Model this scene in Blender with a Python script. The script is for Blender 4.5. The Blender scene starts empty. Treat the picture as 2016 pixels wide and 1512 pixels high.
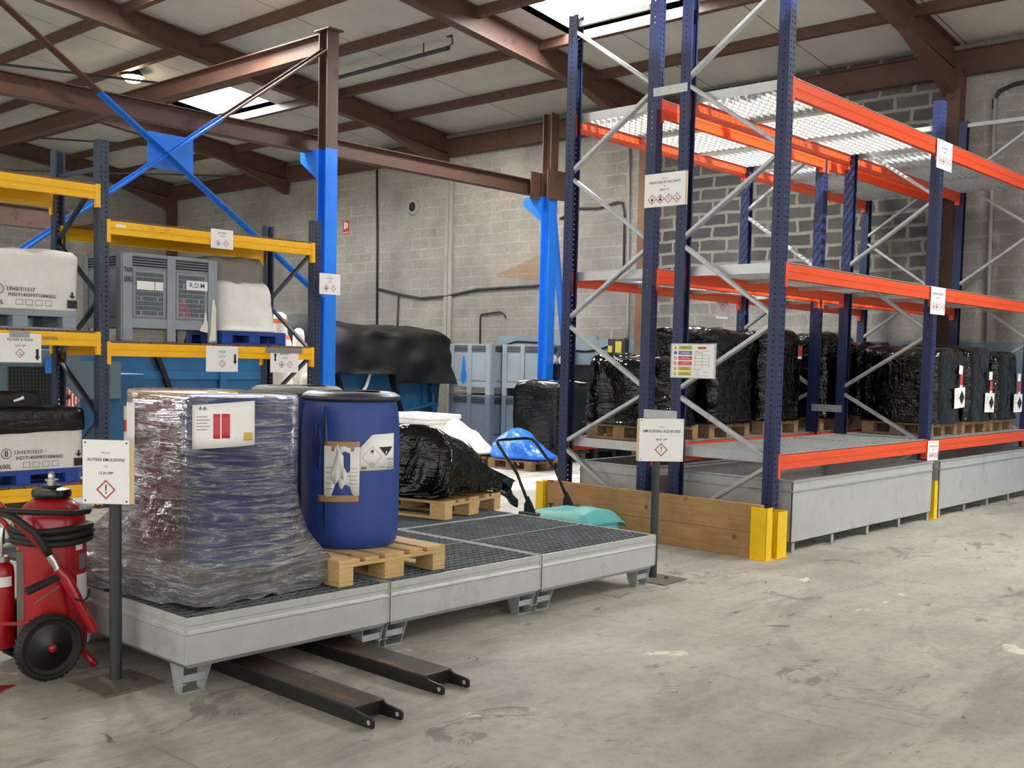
import bpy, bmesh, math, random
from mathutils import Vector, Matrix, noise
PI = math.pi
EXPOSURE, WORLD, SUN, SKYLIGHT, LAMP = 1.28, 0.80, 7.0, 34.0, 40.0
LAMPS = 0.26
C = bpy.context.scene.collection
SC = bpy.context.scene
# ---------------------------------------------------------------- camera
# X runs along the racks, Y runs away to the left along the back wall, metres
cam = bpy.data.objects.new('camera', bpy.data.cameras.new('camera'))
C.objects.link(cam)
PITCH, ROLL, YAW = math.radians(3.76572), math.radians(1.27137), math.radians(42.44984)
fw = Vector((math.cos(YAW)*math.cos(PITCH), math.sin(YAW)*math.cos(PITCH), -math.sin(PITCH)))
rt = Vector((math.sin(YAW), -math.cos(YAW), 0.0)); up = rt.cross(fw)
r2 = math.cos(ROLL)*rt + math.sin(ROLL)*up; u2 = -math.sin(ROLL)*rt + math.cos(ROLL)*up
m = Matrix.Identity(4)
for k in range(3):
    m[k][0] = r2[k]; m[k][1] = u2[k]; m[k][2] = -fw[k]
m[2][3] = 1.62
cam.matrix_world = m
cam.data.sensor_width = 36.0; cam.data.lens = 36.0*2131.75/2016.0
cam.data.shift_y = 92.4/2016.0
cam.data.clip_start = 0.05; cam.data.clip_end = 200
SC.camera = cam
# ---------------------------------------------------------------- world, sun, exposure
SC.view_settings.view_transform = 'Standard'; SC.view_settings.look = 'None'
SC.view_settings.gamma = 1.0; SC.view_settings.use_curve_mapping = False
SC.view_settings.exposure = EXPOSURE
wd = bpy.data.worlds.new('overcast_daylight'); SC.world = wd; wd.use_nodes = True
bg = wd.node_tree.nodes['Background']; bg.inputs[0].default_value = (1.0, 0.985, 0.955, 1); bg.inputs[1].default_value = WORLD
sun = bpy.data.objects.new('sun', bpy.data.lights.new('sun', 'SUN')); C.objects.link(sun)
sun.data.energy = SUN; sun.data.angle = math.radians(1.2); sun.data.color = (1.0, 0.95, 0.86)
SUN_DIR = Vector((0.33, 0.50, -0.80)).normalized()
sun.rotation_mode = 'QUATERNION'; sun.rotation_quaternion = SUN_DIR.to_track_quat('-Z', 'Y')
# high-bay lamps of the hall that hang outside the frame (warm white discs facing down)
for lx, ly, lz, lw in ((12.2,.8,6.2,300),(4.2,10.4,7.1,200),(9.0,13.2,6.6,260),(12.9,13.6,6.1,300)):
    hl = bpy.data.objects.new('high_bay_light', bpy.data.lights.new('high_bay_light', 'AREA')); C.objects.link(hl)
    hl.data.shape = 'DISK'; hl.data.size = .40; hl.data.energy = lw*LAMPS; hl.data.color = (1.0, .94, .84); hl.location = (lx,ly,lz-.25)
# ---------------------------------------------------------------- helpers
class MB:
    def __init__(s, T=None): s.v = []; s.f = []; s.T = T
    def add(s, vs, fs):
        n = len(s.v)
        s.v += [(s.T @ Vector(p)) if s.T else Vector(p) for p in vs]
        s.f += [tuple(i+n for i in f) for f in fs]
        return s
    def bx(s, x0, x1, y0, y1, z0, z1):
        return s.add([(x0,y0,z0),(x1,y0,z0),(x1,y1,z0),(x0,y1,z0),(x0,y0,z1),(x1,y0,z1),(x1,y1,z1),(x0,y1,z1)],
              [(0,3,2,1),(4,5,6,7),(0,1,5,4),(1,2,6,5),(2,3,7,6),(3,0,4,7)])
    def cb(s, c, d, rz=0):
        h = [Vector((sx*d[0]/2, sy*d[1]/2, sz*d[2]/2)) for sz in (-1,1) for sx,sy in ((-1,-1),(1,-1),(1,1),(-1,1))]
        R = Matrix.Rotation(rz, 3, 'Z')
        return s.add([Vector(c)+R@p for p in h], [(0,3,2,1),(4,5,6,7),(0,1,5,4),(1,2,6,5),(2,3,7,6),(3,0,4,7)])
    def bar(s, p, q, w, h, upv=(0,0,1)):
        p = Vector(p); q = Vector(q); d = (q-p).normalized(); sd = d.cross(Vector(upv))
        if sd.length < 1e-4: sd = Vector((1,0,0))
        sd.normalize(); u = sd.cross(d)
        vs = [e + sd*a*w/2 + u*b*h/2 for e in (p,q) for a,b in ((-1,-1),(1,-1),(1,1),(-1,1))]
        return s.add(vs, [(3,2,1,0),(4,5,6,7),(0,1,5,4),(1,2,6,5),(2,3,7,6),(3,0,4,7)])
    def rings(s, R, cap=True, close=False):
        n = len(R[0]); vs = [p for r in R for p in r]; fs = []
        for i in range(len(R)-1 if not close else len(R)):
            j = (i+1) % len(R)
            for k in range(n):
                fs.append((i*n+k, i*n+(k+1)%n, j*n+(k+1)%n, j*n+k))
        if cap and not close:
            fs.append(tuple(range(n-1,-1,-1))); fs.append(tuple((len(R)-1)*n+k for k in range(n)))
        return s.add(vs, fs)
    def tube(s, pts, r, n=8, close=False):
        P = [Vector(p) for p in pts]; R = []; pv = None
        for i, p in enumerate(P):
            if close: d = (P[(i+1)%len(P)]-P[i-1])
            else: d = P[min(i+1,len(P)-1)]-P[max(i-1,0)]
            d.normalize()
            if pv is None: a = d.orthogonal().normalized()
            else:
                a = pv - d*pv.dot(d); a.normalize()
            pv = a; b = d.cross(a); rr = r[i] if isinstance(r,(list,tuple)) else r
            R.append([p + a*math.cos(2*PI*k/n)*rr + b*math.sin(2*PI*k/n)*rr for k in range(n)])
        return s.rings(R, True, close)
    def lathe(s, prof, c=(0,0,0), n=32, axis=(0,0,1), cap=True):
        ax = Vector(axis).normalized(); a = ax.orthogonal().normalized() if abs(ax.z) < .99 else Vector((1,0,0)); b = ax.cross(a); c = Vector(c)
        R = [[c + ax*z + (a*math.cos(2*PI*k/n)+b*math.sin(2*PI*k/n))*r for k in range(n)] for r, z in prof]
        return s.rings(R, cap)
    def cyl(s, p, q, r, n=16): return s.tube([p,q], r, n)
    def prism(s, poly, T, h):   # polygon in the XY plane of T, extruded by h along its Z
        n = len(poly); vs = [T@Vector((x,y,0)) for x,y in poly]+[T@Vector((x,y,h)) for x,y in poly]
        a = sum(poly[i][0]*poly[(i+1)%n][1]-poly[(i+1)%n][0]*poly[i][1] for i in range(n))
        fs = [tuple(range(n-1,-1,-1)), tuple(range(n,2*n))]+[(i,(i+1)%n,n+(i+1)%n,n+i) for i in range(n)]
        if a < 0: fs = [f[::-1] for f in fs]
        return s.add(vs, fs)
    def mesh(s, me, T):
        return s.add([T@v.co for v in me.vertices], [tuple(p.vertices) for p in me.polygons])
    def grid(s, fn, nu, nv):
        vs = [fn(i/nu, j/nv) for j in range(nv+1) for i in range(nu+1)]
        return s.add(vs, [(j*(nu+1)+i, j*(nu+1)+i+1, (j+1)*(nu+1)+i+1, (j+1)*(nu+1)+i) for j in range(nv) for i in range(nu)])
def frame(o, xd, yd):           # 4x4 with origin o, X along xd, Y along yd, Z out
    x = Vector(xd).normalized(); z = x.cross(Vector(yd)).normalized(); y = z.cross(x)
    T = Matrix.Identity(4)
    for k in range(3): T[k][0] = x[k]; T[k][1] = y[k]; T[k][2] = z[k]; T[k][3] = o[k]
    return T
def tag(o, label=None, cat=None, group=None, kind=None):
    for k, v in (('label',label),('category',cat),('group',group),('kind',kind)):
        if v: o[k] = v
    return o
def obj(name, mb, mt, parent=None, bev=0, smooth=False, sub=0, solid=0, label=None, kind=None):
    me = bpy.data.meshes.new(name); me.from_pydata([tuple(p) for p in mb.v], [], mb.f); me.update()
    if isinstance(mt, (list,tuple)):
        for q in mt: me.materials.append(q)
    elif mt: me.materials.append(mt)
    if smooth:
        me.polygons.foreach_set('use_smooth', [True]*len(me.polygons))
        if smooth is not True: me.set_sharp_from_angle(angle=math.radians(smooth))
    o = bpy.data.objects.new(name, me); C.objects.link(o)
    if parent:
        o.parent = parent; p = parent; M = Matrix.Identity(4)
        while p: M = WM[p.name] @ M if p.name in WM else M; p = None
        o.matrix_parent_inverse = M.inverted()
        WM[o.name] = Matrix.Identity(4)
    if solid:
        q = o.modifiers.new('thickness','SOLIDIFY'); q.thickness = solid; q.offset = 0
    if bev:
        q = o.modifiers.new('bevel','BEVEL'); q.width = bev; q.segments = 2; q.limit_method = 'ANGLE'; q.angle_limit = math.radians(50)
    if sub:
        q = o.modifiers.new('smooth','SUBSURF'); q.levels = sub; q.render_levels = sub
    if label: o['label'] = label
    if kind: o['kind'] = kind
    return o
WM = {}                          # world matrices of the Empties (parts are modelled in world space)
def thing(name, label, cat, loc=(0,0,0), group=None):
    o = bpy.data.objects.new(name, None); C.objects.link(o); o.location = loc; o.empty_display_size = .1
    WM[o.name] = Matrix.Translation(loc)
    return tag(o, label, cat, group)
def copy_tree(o, parent=None):
    c = o.copy(); C.objects.link(c)
    if parent: c.parent = parent
    for ch in list(o.children): copy_tree(ch, c)
    return c
def nz(p, s=1.0, seed=0.0):
    return noise.noise(Vector((p[0]*s+seed, p[1]*s-seed*.7, p[2]*s+seed*1.3)))
# ---------------------------------------------------------------- materials
def NT(name):
    mt = bpy.data.materials.new(name); mt.use_nodes = True; nt = mt.node_tree
    b = nt.nodes['Principled BSDF']
    return mt, nt, b
def node(nt, ty, **kw):
    n = nt.nodes.new(ty)
    for k, v in kw.items():
        if k.startswith('i_'):
            n.inputs[int(k[2:]) if k[2:].isdigit() else k[2:].replace('_',' ')].default_value = v
        else: setattr(n, k, v)
    return n
def coords(nt, scale=(1,1,1), kind='Object', rot=(0,0,0)):
    tc = node(nt, 'ShaderNodeTexCoord'); mp = node(nt, 'ShaderNodeMapping')
    mp.inputs['Scale'].default_value = scale; mp.inputs['Rotation'].default_value = rot
    nt.links.new(tc.outputs[kind], mp.inputs[0]); return mp.outputs[0]
def ramp(nt, fac, stops, interp='LINEAR'):
    r = node(nt, 'ShaderNodeValToRGB'); r.color_ramp.interpolation = interp
    e = r.color_ramp.elements
    while len(e) < len(stops): e.new(0.5)
    for q, (p, c) in zip(e, stops):
        q.position = p; q.color = (*c, 1) if len(c) == 3 else c
    nt.links.new(fac, r.inputs[0]); return r.outputs[0]
def mix(nt, fac, a, b, mode='MIX'):
    n = node(nt, 'ShaderNodeMix', data_type='RGBA', blend_type=mode)
    for s, q in ((0,fac),(6,a),(7,b)):
        if hasattr(q, 'links'): nt.links.new(q, n.inputs[s])
        else: n.inputs[s].default_value = q if s == 0 else ((*q,1) if len(q)==3 else q)
    return n.outputs[2]
def math_(nt, op, a, b=None, c=None):
    n = node(nt, 'ShaderNodeMath', operation=op)
    for s, q in ((0,a),(1,b),(2,c)):
        if q is None: continue
        if hasattr(q, 'links'): nt.links.new(q, n.inputs[s])
        else: n.inputs[s].default_value = q
    return n.outputs[0]
def noi(nt, vec, scale, detail=4, rough=.55, dist=0):
    n = node(nt, 'ShaderNodeTexNoise'); n.inputs['Scale'].default_value = scale; n.inputs['Detail'].default_value = detail
    n.inputs['Roughness'].default_value = rough; n.inputs['Distortion'].default_value = dist
    nt.links.new(vec, n.inputs['Vector']); return n.outputs['Fac']
def bump(nt, b, h, strength=.3, dist=.01):
    n = node(nt, 'ShaderNodeBump'); n.inputs['Strength'].default_value = strength; n.inputs['Distance'].default_value = dist
    nt.links.new(h, n.inputs['Height']); nt.links.new(n.outputs[0], b.inputs['Normal'])
def mat(name, c, rough=.5, metal=0, var=.12, scale=6, bmp=0, bscale=60, dirt=None, dscale=3, dthr=.62, stretch=(1,1,1), coat=0, spec=.5):
    """paint, metal, cloth... with its own mottling and wear"""
    mt, nt, b = NT(name); v = coords(nt, stretch)
    f = noi(nt, v, scale, 5, .6)
    lo = tuple(max(0,x*(1-var)) for x in c); hi = tuple(min(1,x*(1+var)) for x in c)
    col = ramp(nt, f, [(.3,lo),(.7,hi)])
    if dirt:
        d = noi(nt, v, dscale, 8, .7)
        fac = ramp(nt, d, [(dthr,(0,0,0)),(dthr+.08,(1,1,1))])
        col = mix(nt, fac, col, dirt)
    nt.links.new(col, b.inputs['Base Color'])
    rr = math_(nt, 'MULTIPLY_ADD', f, .25, rough-.12); nt.links.new(rr, b.inputs['Roughness'])
    b.inputs['Metallic'].default_value = metal; b.inputs['Coat Weight'].default_value = coat
    b.inputs['Specular IOR Level'].default_value = spec
    if bmp: bump(nt, b, noi(nt, v, bscale, 4), bmp, .004)
    return mt
def srgb(r,g,b):
    return tuple(((q/255)/12.92 if q/255 <= .04045 else ((q/255+.055)/1.055)**2.4) for q in (r,g,b))
def upright_mat(name, c, holes=True):
    """rack upright paint with its rows of round and slotted holes (really open)"""
    mt, nt, b = NT(name)
    v = coords(nt); f = noi(nt, v, 5, 6, .7)
    col = ramp(nt, f, [(.35,tuple(x*.8 for x in c)),(.6,c),(.78,tuple(min(1,x*1.25+.01) for x in c))])
    nt.links.new(col, b.inputs['Base Color']); b.inputs['Roughness'].default_value = .42
    sp = node(nt, 'ShaderNodeSeparateXYZ'); nt.links.new(v, sp.inputs[0])
    ge = node(nt, 'ShaderNodeNewGeometry'); sn = node(nt, 'ShaderNodeSeparateXYZ'); nt.links.new(ge.outputs['Normal'], sn.inputs[0])
    # local frame: upright 0.11 wide in X (centred on 0), y from 0
    zf = math_(nt, 'FRACT', math_(nt, 'MULTIPLY', sp.outputs[2], 20.0))
    dz = math_(nt, 'ABSOLUTE', math_(nt, 'SUBTRACT', zf, .5))                    # *0.05 m
    ax = math_(nt, 'ABSOLUTE', math_(nt, 'SUBTRACT', math_(nt, 'ABSOLUTE', sp.outputs[0]), .024))
    inx = math_(nt, 'LESS_THAN', ax, .0065); inz = math_(nt, 'LESS_THAN', dz, .19)
    front = math_(nt, 'MULTIPLY', math_(nt, 'GREATER_THAN', math_(nt, 'ABSOLUTE', sn.outputs[1]), .8), math_(nt, 'MULTIPLY', inx, inz))
    dy = math_(nt, 'SUBTRACT', sp.outputs[1], .045); dzz = math_(nt, 'MULTIPLY', dz, .05)
    rr = math_(nt, 'SQRT', math_(nt, 'ADD', math_(nt, 'MULTIPLY', dy, dy), math_(nt, 'MULTIPLY', dzz, dzz)))
    side = math_(nt, 'MULTIPLY', math_(nt, 'GREATER_THAN', math_(nt, 'ABSOLUTE', sn.outputs[0]), .8), math_(nt, 'LESS_THAN', rr, .0062))
    hole = math_(nt, 'MAXIMUM', front, side)
    tr = node(nt, 'ShaderNodeBsdfTransparent'); ms = node(nt, 'ShaderNodeMixShader')
    nt.links.new(hole, ms.inputs[0]); nt.links.new(b.outputs[0], ms.inputs[1]); nt.links.new(tr.outputs[0], ms.inputs[2])
    nt.links.new(ms.outputs[0], nt.nodes['Material Output'].inputs[0])
    return mt
def floor_mat():
    mt, nt, b = NT('worn_concrete_floor'); v = coords(nt)
    big = noi(nt, v, .35, 5, .6); med = noi(nt, v, 1.6, 8, .65, .6); fine = noi(nt, v, 14, 8, .7)
    vs = coords(nt, (.35,2.4,1), rot=(0,0,math.radians(-18))); streak = noi(nt, vs, 2.2, 8, .68, .4)
    col = ramp(nt, med, [(.28,srgb(146,142,133)),(.5,srgb(172,168,157)),(.72,srgb(194,190,177))])
    col = mix(nt, ramp(nt, streak, [(.42,(0,0,0)),(.64,(.6,.6,.6))]), col, srgb(146,142,133))
    col = mix(nt, ramp(nt, big, [(.40,(0,0,0)),(.62,(.55,.55,.55))]), col, srgb(204,200,186))
    sw = coords(nt, (.5,1.6,1), rot=(0,0,math.radians(24))); cloud = noi(nt, sw, .9, 7, .68, .8)
    col = mix(nt, ramp(nt, cloud, [(.54,(0,0,0)),(.60,(.38,.38,.38)),(.72,(.5,.5,.5))]), col, srgb(124,121,116))
    col = mix(nt, ramp(nt, fine, [(.48,(0,0,0)),(.75,(.40,.40,.40))]), col, srgb(104,101,95))
    blot = noi(nt, coords(nt, (1,1.7,1), rot=(0,0,.5)), 1.25, 9, .70, .8)
    col = mix(nt, ramp(nt, blot, [(.595,(0,0,0)),(.615,(.55,.55,.55)),(.68,(.8,.8,.8))]), col, srgb(104,102,101))
    chip = noi(nt, coords(nt, (1,1.5,1), rot=(0,0,.8)), 3.4, 9, .72, .6)
    col = mix(nt, ramp(nt, chip, [(.63,(0,0,0)),(.65,(.8,.8,.8))]), col, srgb(82,78,78))
    pal = noi(nt, coords(nt, (.8,1.5,1), rot=(0,0,-.4)), 2.1, 9, .72, .5)
    col = mix(nt, ramp(nt, pal, [(.65,(0,0,0)),(.665,(.85,.85,.85))]), col, srgb(230,225,206))
    for ang, thr, cc, sc_, ds in ((.9,.70,(216,211,197),5,.9),(.35,.69,(100,97,94),6,.8),(1.9,.70,(212,207,193),7,1.0),(-.5,.69,(104,101,98),5,1.1),(1.3,.68,(112,109,104),9,.6)):
        sc = noi(nt, coords(nt, (1,.10,1), rot=(0,0,ang)), sc_, 4, .55, ds)
        col = mix(nt, ramp(nt, sc, [(thr,(0,0,0)),(thr+.02,(.32,.32,.32))]), col, srgb(*cc))
    # two curved tyre tracks with tread gaps
    sp = node(nt, 'ShaderNodeSeparateXYZ'); nt.links.new(v, sp.inputs[0])
    dx = math_(nt, 'SUBTRACT', sp.outputs[0], 7.1); dy = math_(nt, 'SUBTRACT', sp.outputs[1], 1.35)
    rr = math_(nt, 'SQRT', math_(nt, 'ADD', math_(nt, 'MULTIPLY', dx, dx), math_(nt, 'MULTIPLY', dy, dy)))
    an = node(nt, 'ShaderNodeMath', operation='ARCTAN2'); nt.links.new(dy, an.inputs[0]); nt.links.new(dx, an.inputs[1])
    arc = math_(nt, 'MULTIPLY', math_(nt, 'GREATER_THAN', an.outputs[0], 1.2), math_(nt, 'LESS_THAN', an.outputs[0], 3.0))
    lug = math_(nt, 'GREATER_THAN', math_(nt, 'FRACT', math_(nt, 'ADD', math_(nt, 'MULTIPLY', an.outputs[0], 30.0), math_(nt, 'MULTIPLY', rr, 9.0))), .5)
    for R0 in (2.15, 1.35):
        t = math_(nt, 'LESS_THAN', math_(nt, 'ABSOLUTE', math_(nt, 'SUBTRACT', rr, R0)), .05)
        col = mix(nt, math_(nt, 'MULTIPLY', math_(nt, 'MULTIPLY', math_(nt, 'MULTIPLY', t, arc), math_(nt, 'MULTIPLY_ADD', lug, .7, .3)), math_(nt, 'MULTIPLY', math_(nt, 'GREATER_THAN', blot, .45), .30)), col, srgb(120,115,111))
    nt.links.new(col, b.inputs['Base Color'])
    nt.links.new(math_(nt, 'MULTIPLY_ADD', med, .35, .42), b.inputs['Roughness'])
    b.inputs['Specular IOR Level'].default_value = .35
    bump(nt, b, fine, .15, .004)
    return mt
def block_mat(name, horiz='Y'):
    """rough grey block wall, darker unpainted blocks high up in the second bay"""
    mt, nt, b = NT(name)
    tc = node(nt, 'ShaderNodeTexCoord'); sp = node(nt, 'ShaderNodeSeparateXYZ'); nt.links.new(tc.outputs['Object'], sp.inputs[0])
    cb = node(nt, 'ShaderNodeCombineXYZ'); h = sp.outputs[1 if horiz == 'Y' else 0]
    wob = noi(nt, tc.outputs['Object'], 2.5, 4, .6)
    nt.links.new(math_(nt, 'MULTIPLY_ADD', wob, .16, h), cb.inputs[0]); nt.links.new(math_(nt, 'MULTIPLY_ADD', wob, .07, sp.outputs[2]), cb.inputs[1])
    br = node(nt, 'ShaderNodeTexBrick'); nt.links.new(cb.outputs[0], br.inputs['Vector'])
    br.inputs['Scale'].default_value = 1; br.inputs['Brick Width'].default_value = .50; br.inputs['Row Height'].default_value = .205
    br.inputs['Mortar Size'].default_value = .020; br.inputs['Mortar Smooth'].default_value = .35; br.inputs['Bias'].default_value = -.1
    br.inputs['Color1'].default_value = (*srgb(140,137,131),1); br.inputs['Color2'].default_value = (*srgb(164,160,152),1); br.inputs['Mortar'].default_value = (*srgb(178,174,164),1)
    col = br.outputs['Color']
    smear = noi(nt, tc.outputs['Object'], 1.3, 7, .65)
    col = mix(nt, ramp(nt, smear, [(.36,(0,0,0)),(.60,(.92,.92,.92))]), col, srgb(164,160,151))
    grime = noi(nt, tc.outputs['Object'], .55, 6, .6)
    col = mix(nt, ramp(nt, grime, [(.42,(0,0,0)),(.66,(.7,.7,.7))]), col, srgb(112,110,107))
    fine = noi(nt, tc.outputs['Object'], 28, 6, .7)
    col = mix(nt, ramp(nt, fine, [(.35,(.5,.5,.5)),(.6,(0,0,0))]), col, srgb(120,118,112))
    if horiz == 'Y':
        d = node(nt, 'ShaderNodeTexBrick'); nt.links.new(cb.outputs[0], d.inputs['Vector'])
        d.inputs['Scale'].default_value = 1; d.inputs['Brick Width'].default_value = .50; d.inputs['Row Height'].default_value = .205
        d.inputs['Mortar Size'].default_value = .028; d.inputs['Mortar Smooth'].default_value = .3
        d.inputs['Color1'].default_value = (*srgb(62,62,61),1); d.inputs['Color2'].default_value = (*srgb(84,83,80),1); d.inputs['Mortar'].default_value = (*srgb(140,136,126),1)
        dc = mix(nt, ramp(nt, smear, [(.5,(0,0,0)),(.7,(.6,.6,.6))]), d.outputs['Color'], srgb(110,106,98))
        a = math_(nt, 'MULTIPLY', math_(nt, 'GREATER_THAN', h, 5.9), math_(nt, 'LESS_THAN', h, 11.0))
        zz = math_(nt, 'MULTIPLY_ADD', grime, 1.1, sp.outputs[2]); zr = node(nt, 'ShaderNodeMapRange'); nt.links.new(zz, zr.inputs[0])
        zr.inputs[1].default_value = 2.6; zr.inputs[2].default_value = 3.7
        col = mix(nt, math_(nt, 'MULTIPLY', math_(nt, 'MULTIPLY', a, zr.outputs[0]), .9), col, dc)
        # rust run below a hole in the wall
        p = node(nt, 'ShaderNodeVectorMath', operation='SUBTRACT'); nt.links.new(tc.outputs['Object'], p.inputs[0]); p.inputs[1].default_value = (15.3,13.75,3.30)
        s2 = node(nt, 'ShaderNodeSeparateXYZ'); nt.links.new(p.outputs[0], s2.inputs[0])
        u = math_(nt, 'ADD', s2.outputs[1], .75); w = math_(nt, 'ABSOLUTE', math_(nt, 'ADD', s2.outputs[2], math_(nt, 'MULTIPLY', s2.outputs[1], .1)))
        wid = math_(nt, 'MULTIPLY_ADD', math_(nt, 'SUBTRACT', 1.5, u), .20, .02)
        rs = math_(nt, 'MULTIPLY', math_(nt, 'MULTIPLY', math_(nt, 'GREATER_THAN', u, 0.0), math_(nt, 'LESS_THAN', u, 1.5)), math_(nt, 'LESS_THAN', math_(nt, 'MULTIPLY_ADD', wob, .12, w), math_(nt, 'ADD', wid, .06)))
        col = mix(nt, math_(nt, 'MULTIPLY', rs, .45), col, srgb(140,98,52))
    nt.links.new(col, b.inputs['Base Color']); b.inputs['Roughness'].default_value = .9; b.inputs['Specular IOR Level'].default_value = .2
    bump(nt, b, math_(nt, 'ADD', br.outputs['Fac'], math_(nt, 'MULTIPLY', fine, .8)), .35, -.012)
    return mt
def panel_mat():
    mt, nt, b = NT('insulated_roof_panel'); v = coords(nt)
    f = noi(nt, v, .8, 6, .6); g = noi(nt, v, 40, 3)
    col = ramp(nt, f, [(.3,srgb(176,174,166)),(.7,srgb(196,193,184))])
    sp = node(nt, 'ShaderNodeSeparateXYZ'); nt.links.new(v, sp.inputs[0])
    fr = math_(nt, 'FRACT', math_(nt, 'MULTIPLY', math_(nt, 'ADD', sp.outputs[1], .3), .5))
    j = math_(nt, 'LESS_THAN', fr, .009); col = mix(nt, j, col, srgb(70,66,62))
    fr2 = math_(nt, 'FRACT', math_(nt, 'MULTIPLY', math_(nt, 'ADD', sp.outputs[1], .3), 2))
    j2 = math_(nt, 'LESS_THAN', fr2, .016); col = mix(nt, math_(nt, 'MULTIPLY', j2, .35), col, srgb(120,118,112))
    nt.links.new(col, b.inputs['Base Color']); b.inputs['Roughness'].default_value = .6
    bump(nt, b, g, .04, .002); return mt
def wood_mat(name, c1, c2, knots=True, grain=(1,14,14)):
    mt, nt, b = NT(name); v = coords(nt, grain); f = noi(nt, v, 3, 8, .65, .6); g = noi(nt, coords(nt), 2.5, 5)
    col = ramp(nt, f, [(.28,c1),(.7,c2)])
    col = mix(nt, ramp(nt, g, [(.35,(.45,.45,.45)),(.6,(0,0,0))]), col, tuple(x*.62 for x in c1))
    if knots:
        w = node(nt, 'ShaderNodeTexVoronoi'); w.inputs['Scale'].default_value = 3.6; nt.links.new(coords(nt,(.6,1,1)), w.inputs['Vector'])
        k = ramp(nt, w.outputs['Distance'], [(.05,(.75,.75,.75)),(.12,(0,0,0))]); col = mix(nt, k, col, srgb(78,50,26))
    nt.links.new(col, b.inputs['Base Color']); b.inputs['Roughness'].default_value = .72
    bump(nt, b, f, .2, .003); return mt
def film_mat(name, c, rough=.10, wr=1.0, vert=5.0):
    """taut plastic stretch film: glossy, creased along the wrap"""
    mt, nt, b = NT(name)
    v = coords(nt, (1,1,vert)); f = noi(nt, v, 1.7, 3, .5, 1.0); r1 = math_(nt, 'ABSOLUTE', math_(nt, 'SUBTRACT', f, .5))
    w = coords(nt, (1,1,.7), rot=(.5,.3,0)); g = noi(nt, w, 3.2, 3, .5, 1.2); r2 = math_(nt, 'ABSOLUTE', math_(nt, 'SUBTRACT', g, .5))
    b.inputs['Base Color'].default_value = (*c,1); b.inputs['Roughness'].default_value = rough
    b.inputs['Specular IOR Level'].default_value = .42
    h = math_(nt, 'ADD', math_(nt, 'MULTIPLY', r1, -1.2), math_(nt, 'MULTIPLY', r2, -1.6))
    bump(nt, b, h, .42*wr, .07); return mt
def clear_film_mat():
    """several layers of clear stretch film; milky where gathered, mirror-bright on the creases"""
    mt, nt, b = NT('clear_stretch_film'); v = coords(nt, (1,1,15), rot=(.07,-.06,0)); w = coords(nt, (1,1,9), rot=(.50,-.35,0))
    f = noi(nt, v, 2.2, 6, .58, .7); g = noi(nt, w, 1.9, 5, .58, .6); big = noi(nt, coords(nt), 2.2, 4)
    r1 = math_(nt, 'ABSOLUTE', math_(nt, 'SUBTRACT', f, .5)); r2 = math_(nt, 'ABSOLUTE', math_(nt, 'SUBTRACT', g, .5))
    c1 = ramp(nt, r1, [(.0,(1,1,1)),(.022,(.38,.38,.38)),(.07,(.0,.0,.0))]); c2 = ramp(nt, r2, [(.0,(1,1,1)),(.018,(.3,.3,.3)),(.05,(0,0,0))])
    bm = ramp(nt, big, [(.38,(.12,.12,.12)),(.62,(1,1,1))])
    sp = node(nt, 'ShaderNodeSeparateXYZ'); tc = node(nt, 'ShaderNodeTexCoord'); nt.links.new(tc.outputs['Object'], sp.inputs[0])
    low = node(nt, 'ShaderNodeMapRange'); nt.links.new(sp.outputs[2], low.inputs[0]); low.inputs[1].default_value = .78; low.inputs[2].default_value = .5; low.inputs[3].default_value = 0; low.inputs[4].default_value = 1
    am = math_(nt, 'ADD', math_(nt, 'MULTIPLY', c1, bm), math_(nt, 'MULTIPLY', c2, .55))
    am = math_(nt, 'MULTIPLY_ADD', am, .52, math_(nt, 'MULTIPLY_ADD', low.outputs[0], .12, .045))
    b.inputs['Base Color'].default_value = (.86,.87,.89,1); b.inputs['Roughness'].default_value = .22; b.inputs['Specular IOR Level'].default_value = .8
    h = math_(nt, 'ADD', math_(nt, 'MULTIPLY', r1, -1.0), math_(nt, 'MULTIPLY', r2, -1.4))
    bump(nt, b, h, 1.0, .07); bn = [n for n in nt.nodes if n.type == 'BUMP'][0]
    gl = node(nt, 'ShaderNodeBsdfGlossy'); gl.inputs['Roughness'].default_value = .05; gl.inputs['Color'].default_value = (1,1,1,1); nt.links.new(bn.outputs[0], gl.inputs['Normal'])
    tr = node(nt, 'ShaderNodeBsdfTransparent'); tr.inputs['Color'].default_value = (.97,.98,1,1)
    fr = node(nt, 'ShaderNodeFresnel'); fr.inputs['IOR'].default_value = 1.42; nt.links.new(bn.outputs[0], fr.inputs['Normal'])
    m1 = node(nt, 'ShaderNodeMixShader'); nt.links.new(fr.outputs[0], m1.inputs[0]); nt.links.new(tr.outputs[0], m1.inputs[1]); nt.links.new(gl.outputs[0], m1.inputs[2])
    m2 = node(nt, 'ShaderNodeMixShader'); nt.links.new(am, m2.inputs[0]); nt.links.new(m1.outputs[0], m2.inputs[1]); nt.links.new(b.outputs[0], m2.inputs[2])
    nt.links.new(m2.outputs[0], nt.nodes['Material Output'].inputs[0]); return mt
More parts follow.
